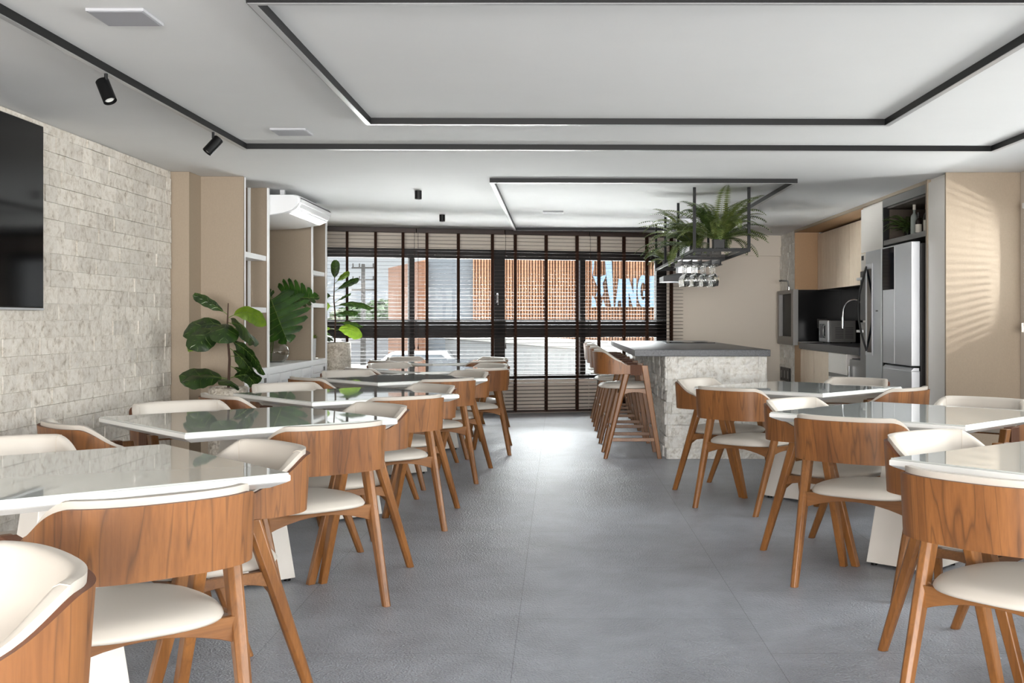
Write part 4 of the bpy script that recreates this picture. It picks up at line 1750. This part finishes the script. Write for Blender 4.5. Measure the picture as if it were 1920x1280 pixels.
# beer cooler / upright freezer
bc = empty('upright_cooler', (XK, 10.7, 0))
tag(bc, 'tall grey upright cooler with glazed strip and curved black handle', 'cooler')
oB = (XK, 10.7)
kb(bc, oB, 'door', XK - 0.012, XK + 0.05, 10.425, 10.95, 0.10, 1.874, 'appliance_grey', 0.006)
kb(bc, oB, 'body', XK + 0.05, 3.60, 10.425, 10.95, 0.0, 1.874, 'appliance_grey')
kb(bc, oB, 'window_frame', XK - 0.020, XK - 0.0125, 10.69, 10.93, 0.86, 1.755, 'steel', 0.004)
kb(bc, oB, 'window_glass', XK - 0.023, XK - 0.0205, 10.715, 10.86, 0.89, 1.70, 'dark_glass')
m_ = MB()
hp = []
for k in range(15):
    t = k / 14
    hp.append((-0.02 - 0.075 * math.sin(PI * t), 0.185 + 0.03 * math.sin(PI * t), 0.90 + 0.83 * t))
m_.tube(hp, 0.011, 8)
m_.build('handle', 'black_plastic', bc, smooth=True)
kb(bc, oB, 'badge', XK - 0.0135, XK - 0.0122, 10.53, 10.60, 1.285, 1.297, 'appliance_dark')

# tower above and beside the cooler
tw = empty('oven_tower', (XK, 11.07, 0))
tag(tw, 'built in oven tower between the grey cooler and the worktop', 'cabinet')
oW = (XK, 11.07)
kb(tw, oW, 'body', XK + 0.02, 3.65, 10.96, 11.165, 0, 1.80, 'cabinet_grey')
kb(tw, oW, 'upper_cabinet', XK + 0.02, 3.65, 10.425, 11.165, 1.88, 2.328, 'cabinet_grey')
kb(tw, oW, 'upper_door', XK, XK + 0.019, 10.43, 11.16, 1.875, 2.31, 'cabinet_grey', 0.002)
kb(tw, oW, 'flap', XK, XK + 0.019, 10.96, 11.16, 1.70, 1.865, 'cabinet_grey', 0.002)
kb(tw, oW, 'grip_slot', XK - 0.002, XK - 0.0005, 11.06, 11.14, 1.80, 1.845, 'mdf_black')
o1 = kb(tw, oW, 'oven', XK - 0.008, XK + 0.019, 10.96, 11.16, 1.20, 1.69, 'appliance_dark', 0.002)
o2 = kb(tw, oW, 'oven', XK - 0.008, XK + 0.019, 10.96, 11.16, 0.60, 1.18, 'steel_dark', 0.002)
kb(tw, oW, 'oven_handle', XK - 0.05, XK - 0.03, 10.96, 11.15, 1.60, 1.625, 'white_gloss')
kb(tw, oW, 'oven_handle', XK - 0.05, XK - 0.03, 10.96, 11.15, 1.08, 1.105, 'white_gloss')

# upper cupboards
uc = empty('wall_cupboard', (3.34, 12.7, 0))
tag(uc, 'pale oak wall cupboards over the black backsplash', 'cupboard')
oU = (3.34, 12.7)
kb(uc, oU, 'body', 3.36, 3.655, 11.18, 14.27, 1.595, 2.315, 'shelf_lining')
yy = [14.265, 13.33, 12.72, 12.1, 11.19]
for k in range(4):
    kb(uc, oU, 'door', 3.34, 3.3595, yy[k + 1] + 0.004, yy[k] - 0.004, 1.592, 2.305, 'oak_front', 0.0015)

# backsplash and stone pillar
bs = struct(box_obj('trim_1', 3.645, 3.66, 11.17, 14.28, 0.925, 1.6, 'black_stone'))
pl = MB()
pl.box(3.065, 3.66, 14.29, 15.35, 0, ZC)
stone_wall(pl, (3.065, 14.292, 0), (0, 1, 0), (-1, 0, 0), 0.98, ZC - 0.002, 0.1, (0.13, 0.3), 0.010, 0.003, seed=31, tv=0.12)
struct(pl.build('wall_right_3', 'split_stone'))
pp = MB()
pp.box(3.05, 3.36, 14.272, 14.289, 1.595, ZC - 0.032)
pp_ = pp.build('side_panel_board', 'beige_laminate_warm')
tag(pp_, 'warm beige panel closing the left end of the wall cupboards', 'panel')
struct(box_obj('trim_2', 3.05, 3.644, 14.272, 14.289, 0.926, 1.594, 'black_stone'))
lp = box_obj('filler_panel', 3.05, 3.066, 13.945, 14.289, 0, 0.925, 'beige_laminate_warm')
tag(lp, 'narrow warm beige filler panel between stone pillar and lower cabinets', 'panel')

# barbecue
bq = empty('barbecue_grill', (3.0, 14.6, 1.24))
tag(bq, 'built in barbecue with stainless frame and black mouth on the stone pillar', 'barbecue')
m_ = MB()
X0, X1 = 2.985 - 3.0, 3.048 - 3.0
Y0, Y1 = 14.07 - 14.6, 15.08 - 14.6
m_.box(X0, X1, Y0, Y0 + 0.13, -0.355, 0.355)
m_.box(X0, X1, Y1 - 0.12, Y1, -0.355, 0.355)
m_.box(X0, X1, Y0 + 0.13, Y1 - 0.12, 0.305, 0.355)
m_.box(X0, X1, Y0 + 0.13, Y1 - 0.12, -0.355, -0.25)
m_.build('steel_frame', 'steel_dark', bq)
box_obj('firebox', X1 - 0.015, X1 - 0.001, Y0 + 0.13, Y1 - 0.12, -0.25, 0.305, 'mdf_black', bq)
# pot filler tap
tp = empty('wall_tap', (3.045, 14.62, 1.70))
tag(tp, 'chrome wall spout on the stone pillar above the barbecue', 'tap')
MB().lathe([(0.02, 0), (0.02, 0.06)], 12, M=Matrix.Translation((0.0, 0, -0.12))).build('valve', 'chrome', tp, smooth=True)
MB().tube([(0.0, 0, -0.09), (-0.015, 0, 0.02), (-0.10, 0, 0.025), (-0.13, 0, 0.02)], 0.012, 8).build('spout', 'chrome', tp, smooth=True)
# black socket
sk = empty('wall_socket', (3.045, 14.85, 0.50))
tag(sk, 'black double socket low on the stone pillar under the barbecue', 'socket')
box_obj('plate', -0.008, 0.004, -0.32, 0.30, -0.11, 0.07, 'black_plastic', sk, 0.002)
m_ = MB()
for y in (-0.2, 0.0, 0.2):
    m_.box(-0.012, -0.008, y - 0.03, y + 0.03, -0.07, 0.03)
m_.build('outlet', 'steel_dark', sk)

# base cabinets
bb = empty('base_cabinet', (XK, 12.5, 0))
tag(bb, 'pale lower kitchen cabinets with drawers under the dark worktop', 'cabinet')
oA = (XK, 12.5)
kb(bb, oA, 'body', XK + 0.02, 3.655, 11.745, 13.94, 0.06, 0.845, 'cabinet_grey')
kb(bb, oA, 'body', XK + 0.02, 3.655, 11.175, 11.2, 0.06, 0.845, 'cabinet_grey')
kb(bb, oA, 'plinth', XK + 0.05, 3.655, 11.175, 13.94, 0.0, 0.06, 'mdf_black')
kb(bb, oA, 'door', XK, XK + 0.019, 13.23, 13.94, 0.065, 0.84, 'oak_front', 0.0015)
kb(bb, oA, 'door', XK, XK + 0.019, 12.51, 13.225, 0.065, 0.84, 'oak_front', 0.0015)
dd = kb(bb, oA, 'drawer', XK, XK + 0.019, 11.75, 12.505, 0.62, 0.84, 'cabinet_grey', 0.0015)
dd = kb(bb, oA, 'drawer', XK, XK + 0.019, 11.75, 12.505, 0.3, 0.575, 'cabinet_grey', 0.0015)
dd = kb(bb, oA, 'drawer', XK, XK + 0.019, 11.75, 12.505, 0.065, 0.295, 'cabinet_grey', 0.0015)
kb(bb, oA, 'grip_channel', XK + 0.002, XK + 0.015, 11.75, 12.505, 0.577, 0.618, 'steel_dark')
wt = box_obj('worktop', 3.03, 3.644, 11.17, 13.95, 0.847, 0.925, 'grey_granite', None, 0.002)
tag(wt, 'dark grey granite worktop along the right kitchen wall', 'worktop')
# small under-counter fridge
mf = empty('wine_cooler', (XK, 11.47, 0))
tag(mf, 'small grey under counter cooler below the right end of the worktop', 'cooler')
oM = (XK, 11.47)
kb(mf, oM, 'body', XK + 0.06, 3.60, 11.23, 11.72, 0.065, 0.80, 'mdf_black')
kb(mf, oM, 'door', XK + 0.03, XK + 0.059, 11.25, 11.70, 0.09, 0.79, 'steel_dark', 0.004)
kb(mf, oM, 'handle', XK + 0.005, XK + 0.018, 11.66, 11.675, 0.3, 0.72, 'chrome')

# microwave
mw = empty('microwave_oven', (3.26, 13.4, 0.9255))
tag(mw, 'silver microwave oven with vented side on the dark worktop', 'microwave')
box_obj('casing', 0.03, 0.34, 0.0, 0.46, 0.008, 0.275, 'steel_dark', mw, 0.006)
box_obj('front_panel', 0.0, 0.03, 0.0, 0.46, 0.008, 0.275, 'steel', mw, 0.01)
box_obj('door_glass', -0.003, 0.0, 0.12, 0.40, 0.06, 0.23, 'dark_glass', mw, 0.002)
m_ = MB().tube([(-0.004, 0.1, 0.06), (-0.03, 0.1, 0.09), (-0.03, 0.1, 0.2), (-0.004, 0.1, 0.23)], 0.006, 8)
m_.build('handle', 'chrome', mw, smooth=True)
m_ = MB()
for k in range(7):
    for x0_ in (0.09, 0.21):
        m_.box(x0_, x0_ + 0.10, -0.0012, 0.001, 0.06 + k * 0.02, 0.067 + k * 0.02)
m_.build('vent_slots', 'appliance_dark', mw)
m_ = MB()
for x_, y_ in ((0.05, 0.05), (0.3, 0.05), (0.05, 0.4), (0.3, 0.4)):
    m_.lathe([(0.012, 0), (0.012, 0.009)], 10, M=Matrix.Translation((x_, y_, 0)))
m_.build('feet', 'black_plastic', mw)
# faucet
fc = empty('kitchen_faucet', (3.31, 11.95, 0.9255))
tag(fc, 'tall chrome gooseneck faucet over the dark worktop', 'faucet')
MB().lathe([(0.028, 0), (0.028, 0.012), (0.018, 0.02), (0.017, 0.13), (0.012, 0.14)], 18).build('base', 'chrome', fc, smooth=True)
pts = [(0, 0, 0.13), (0, 0, 0.36)]
for k in range(1, 12):
    a = PI * k / 12
    pts.append((-0.118 + 0.118 * math.cos(a), 0, 0.36 + 0.118 * math.sin(a) * 1.15))
pts += [(-0.236, 0, 0.36), (-0.240, 0, 0.30)]
MB().tube(pts, 0.0085, 10).build('spout', 'chrome', fc, smooth=True)
MB().tube([(-0.240, 0, 0.31), (-0.242, 0, 0.19)], [0.014, 0.013], 12).build('spray_head', 'chrome', fc, smooth=True)
# purifier
pf = empty('water_purifier', (3.33, 11.45, 0.9255))
tag(pf, 'grey and white water purifier standing beside the oven tower', 'water purifier')
box_obj('casing', -0.08, 0.10, -0.13, 0.13, 0.02, 0.41, 'appliance_grey', pf, 0.012)
box_obj('front_plate', -0.086, -0.08, -0.11, 0.11, 0.12, 0.36, 'steel_dark', pf, 0.002)
box_obj('drip_tray', -0.14, 0.08, -0.10, 0.10, 0.0, 0.02, 'white_plastic', pf, 0.004)
# socket on the backsplash
sk = empty('wall_socket', (3.40, 14.271, 1.16))
tag(sk, 'dark socket plate on the black backsplash left of the microwave', 'socket')
box_obj('plate', -0.065, 0.065, -0.008, 0.0, -0.06, 0.06, 'appliance_dark', sk, 0.002)

# ------------------------------------------------------------------ outside
gr = struct(box_obj('ground', -60, 60, 27, 160, -1.35, -1.2, 'asphalt'))
struct(box_obj('ground_2', -14, 14, 15.7, 27, -1.35, -1.2, 'bounce_paving'))  # unseen strip, pale colour added to bounce sunlight up to the ceiling


def ext(px, Y):
    return (px - 1046) / F * Y


YC = 38.0
b = empty('slatted_building', (ext(1100, YC), YC, -1.2))
tag(b, 'building front clad in vertical orange slats behind the blinds', 'building')
bx0, by0 = ext(1100, YC), YC
xa, xb_ = ext(887, YC), ext(1500, YC)
box_obj('wall', xa - bx0, xb_ - bx0, 0.12, 4.0, 0, 4.8, 'slat_back', b)
m_ = MB()
x = xa
while x < xb_:
    w = random.uniform(0.035, 0.06)
    m_.box(x - bx0, x + w - bx0, 0.0, 0.12, 0.3, 4.78)
    x += 0.098
m_.build('slats', 'slat_orange', b)

b2 = empty('slatted_building', (ext(797, 38), 38, -1.2))
tag(b2, 'narrow orange slatted block left of the grey facade', 'building')
P0 = Vector((ext(797, 38), 38, 0))
P1 = Vector((ext(740, 42.9), 42.9, 0))
dv = (P1 - P0)
Ln = dv.length
an = math.atan2(dv.y, dv.x)
Mb = Matrix.Rotation(an, 4, 'Z')
zt_ = 3.27 + 1.2
MB().box(0, Ln, 0.0, 0.25, 0, zt_ - 0.05, M=Mb).build('wall', 'slat_back', b2)
m_ = MB()
x = 0
while x < Ln:
    m_.box(x, x + 0.09, -0.1, -0.0, 0, zt_, M=Mb)
    x += 0.17
m_.build('slats', 'slat_orange', b2)

b3 = box_obj('grey_facade', ext(797, 38) + 0.05, ext(887, 38) - 0.02, 38.3, 42, -1.2, 3.6, 'facade_grey')
tag(b3, 'plain pale grey facade between the two orange slatted fronts', 'building')
b4 = box_obj('low_building', ext(640, 62), ext(872, 62), 62, 70, -1.2, 1.05, 'building_low')
tag(b4, 'low grey building seen below the window transom at the left', 'building')
m_ = MB()
A_, B_ = Vector((-3.6, 37.4, 0)), Vector((2.4, 16.9 + 1.0, 0))
d_ = (B_ - A_)
Mw = Matrix.Translation(A_ + Vector((0, 0, -1.2))) @ Matrix.Rotation(math.atan2(d_.y, d_.x), 4, 'Z')
e = empty('boundary_wall', A_ + Vector((0, 0, -1.2)), math.atan2(d_.y, d_.x))
tag(e, 'long grey boundary wall with pale coping outside the windows', 'wall')
box_obj('wall_face', 0, d_.length, -0.2, 0.0, 0, 1.8, 'facade_grey_b', e)
box_obj('coping', 0, d_.length, -0.26, 0.5, 1.8, 1.96, 'coping_white', e)

# sign
sg = empty('shop_sign', (ext(1130, YC), YC - 0.05, 0))
tag(sg, 'pale blue shop sign letters and star mark on the orange slats', 'sign')


def sx_(cx):   # crop coordinate to metres on the facade
    return ext(1080 + cx / 9.143, YC) - ext(1130, YC)


def sz_(cy):
    return HC + (600.5 - (470 + cy / 9.143)) * YC / F


def plate(polys, name, dep=0.22):
    m = MB()
    for poly in polys:
        pts = [(sx_(a), sz_(b_)) for a, b_ in poly]
        ar = sum(pts[i][0] * pts[(i + 1) % len(pts)][1] - pts[(i + 1) % len(pts)][0] * pts[i][1] for i in range(len(pts)))
        if ar < 0:
            pts = pts[::-1]
        Mx = Matrix(((1, 0, 0, 0), (0, 0, -1, 0), (0, 1, 0, 0), (0, 0, 0, 1)))
        n = len(pts)
        m.prism(pts, 0.0, 0.01, 0, M=Matrix.Translation((0, -dep, 0)) @ Mx)
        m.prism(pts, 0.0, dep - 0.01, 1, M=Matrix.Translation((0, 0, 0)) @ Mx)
    return m.build(name, ['sign_blue', 'sign_side_shade'], sg)


plate([[(270, -150), (330, -150), (300, 300), (275, 450)],
       [(470, -150), (560, -150), (585, 300), (600, 965), (545, 700), (510, 400)],
       [(575, -150), (590, -150), (640, 965), (600, 965)],
       [(285, 435), (405, 455), (520, 405), (450, 570), (470, 700), (440, 800), (400, 700), (330, 800), (375, 650), (340, 560)],
       [(270, 760), (330, 850), (345, 965), (262, 975)],
       [(430, 965), (455, 830), (500, 965)]], 'star_mark')
plate([[(665, 965), (725, 490), (805, 490), (800, 965), (770, 965), (765, 860), (715, 860), (705, 965)]], 'letter_a')
plate([[(850, 965), (850, 480), (900, 480), (975, 740), (975, 475), (1025, 475), (1025, 965), (965, 965), (895, 720), (895, 965)]], 'letter_n')
gp = []
for k in range(0, 21):
    a = math.radians(50 + 260 * k / 20)
    gp.append((1140 + 95 * math.cos(a), 695 - 275 * math.sin(a)))
gi = []
for k in range(20, -1, -1):
    a = math.radians(50 + 260 * k / 20)
    gi.append((1140 + 45 * math.cos(a), 695 - 150 * math.sin(a)))
for k in range(20):
    pass
plate([[gp[k], gp[k + 1], gi[19 - k], gi[20 - k]] for k in range(20)] + [[(1140, 690), (1225, 690), (1225, 780), (1140, 780)], [(1185, 780), (1225, 780), (1205, 900), (1170, 850)]], 'letter_g')
plate([[(1255, 965), (1255, 440), (1330, 440), (1330, 965)], [(1330, 440), (1420, 440), (1420, 540), (1330, 540)], [(1330, 650), (1400, 650), (1400, 740), (1330, 740)], [(1330, 860), (1420, 860), (1420, 965), (1330, 965)]], 'letter_e')

# utility pole
up = empty('utility_pole', (ext(681, 60), 60, -1.2))
tag(up, 'concrete utility pole with crossarms seen through the left blind', 'utility pole')
MB().tube([(0, 0, 0), (0, 0, 5.45)], [0.16, 0.10], 10).build('pole', 'pole_concrete', up)
for z in (5.25, 4.6, 4.05):
    MB().box(-0.62, 0.62, -0.05, 0.05, z - 0.04, z + 0.04).build('crossarm', 'pole_concrete', up)
m_ = MB()
for x in (-0.55, -0.2, 0.55):
    m_.tube([(x, 0, 5.29), (x, 0, 5.48)], 0.04, 6)
    m_.tube([(x, 0, 4.64), (x, 0, 4.8)], 0.035, 6)
m_.build('insulators', 'pole_concrete', up)


def tree(px, Y, r_, zc, label, seed):
    rnd = random.Random(seed)
    e = empty('tree', (ext(px, Y), Y, -1.2))
    tag(e, label, 'tree', 'pale trees beyond the street')
    MB().tube([(0, 0, 0), (0, 0, zc)], [0.2, 0.12], 8).build('trunk', 'bark', e)
    m = MB()
    for k in range(420):
        v = Vector((rnd.gauss(0, 1), rnd.gauss(0, 1), rnd.gauss(0, 1))).normalized()
        p = Vector((v.x * r_ * 1.25, v.y * r_ * 1.25, v.z * r_ * 0.72 + zc)) * 1.0
        p = Vector((v.x * r_ * 1.25 * rnd.uniform(0.75, 1.05), v.y * r_ * 1.25 * rnd.uniform(0.75, 1.05), zc + v.z * r_ * 0.72 * rnd.uniform(0.75, 1.05)))
        s = rnd.uniform(0.18, 0.42)
        a, b_, c_ = [Vector((rnd.uniform(-1, 1), rnd.uniform(-1, 1), rnd.uniform(-1, 1))).normalized() * s for _ in range(3)]
        m.add([p + a, p + b_, p - a, p - b_], [(0, 1, 2, 3)])
        m.add([p + c_, p + b_, p - c_, p - b_], [(0, 1, 2, 3)])
    m.build('crown', 'tree_green', e)


tree(722, 74, 1.5, 2.6, 'rounded pale green tree beside the orange slatted block', 1)
tree(664, 80, 1.5, 2.2, 'pale tree left of the utility pole', 2)

# parked car
cr_ = empty('parked_car', (ext(790, 36), 36.0, -1.2))
tag(cr_, 'white parked car outside below the window transom', 'car')
m_ = MB()
prof = [(-2.0, 0.3), (-2.05, 0.75), (-1.5, 0.9), (-0.9, 1.38), (0.8, 1.42), (1.4, 0.95), (2.0, 0.8), (2.1, 0.35)]
rings = []
for y, s in ((-0.82, 0.96), (-0.72, 1.0), (0.72, 1.0), (0.82, 0.96)):
    rings.append([(x * s, y * (1 if z < 0.95 else 0.86), 0.3 + (z - 0.3) * s) for x, z in prof])
m_.loft(rings)
m_.build('body', 'car_white', cr_, smooth=True, angle=30)
MB().loft([[(-1.25, y, 0.96), (-0.82, y * 0.9, 1.3), (0.7, y * 0.9, 1.33), (1.15, y, 0.98)] for y in (-0.835, -0.80)]).build('side_window', 'car_glass', cr_)
for x in (-1.3, 1.35):
    for y in (-0.85, 0.65):
        MB().lathe([(0.31, 0), (0.31, 0.2)], 18, M=Matrix.Translation((x, y, 0.31)) @ Matrix.Rotation(-PI / 2, 4, 'X')).build('wheel', 'tyre', cr_)


# ------------------------------------------------------------------ sub-parts: pieces that belong to one part of a thing
def under(root, child, parent, nth=0):
    ps = [c for c in root.children if c.name.split('.')[0] == parent]
    if not ps:
        return
    for c in [c for c in root.children if c.name.split('.')[0] == child]:
        c.parent = ps[nth]


for o in [o for o in bpy.data.objects if o.parent is None and 'label' in o]:
    k = o.name.split('.')[0]
    for root, ch, pa, nth in (('refrigerator', 'display_panel', 'door', 1), ('refrigerator', 'drawer_lip', 'drawer', 0),
                              ('upright_cooler', 'window_glass', 'window_frame', 0), ('upright_cooler', 'handle', 'door', 0), ('upright_cooler', 'badge', 'door', 0),
                              ('microwave_oven', 'door_glass', 'front_panel', 0), ('microwave_oven', 'handle', 'front_panel', 0),
                              ('wine_cooler', 'handle', 'door', 0), ('cooktop', 'burner_ring', 'glass_plate', 0),
                              ('bottle', 'label', 'glass_body', 0), ('television', 'screen', 'casing', 0), ('ceiling_speaker', 'grille', 'frame', 0),
                              ('wall_socket', 'outlet', 'plate', 0), ('water_purifier', 'front_plate', 'casing', 0),
                              ('air_conditioner', 'louvre', 'casing', 0), ('air_conditioner', 'air_slot', 'casing', 0)):
        if k == root:
            under(o, ch, pa, nth)
for o in [o for o in bpy.data.objects if o.name.startswith('oven_tower')]:
    ov = [c for c in o.children if c.name.split('.')[0] == 'oven']
    hs_ = [c for c in o.children if c.name.split('.')[0] == 'oven_handle']
    for a_, b_ in zip(ov, hs_):
        b_.parent = a_
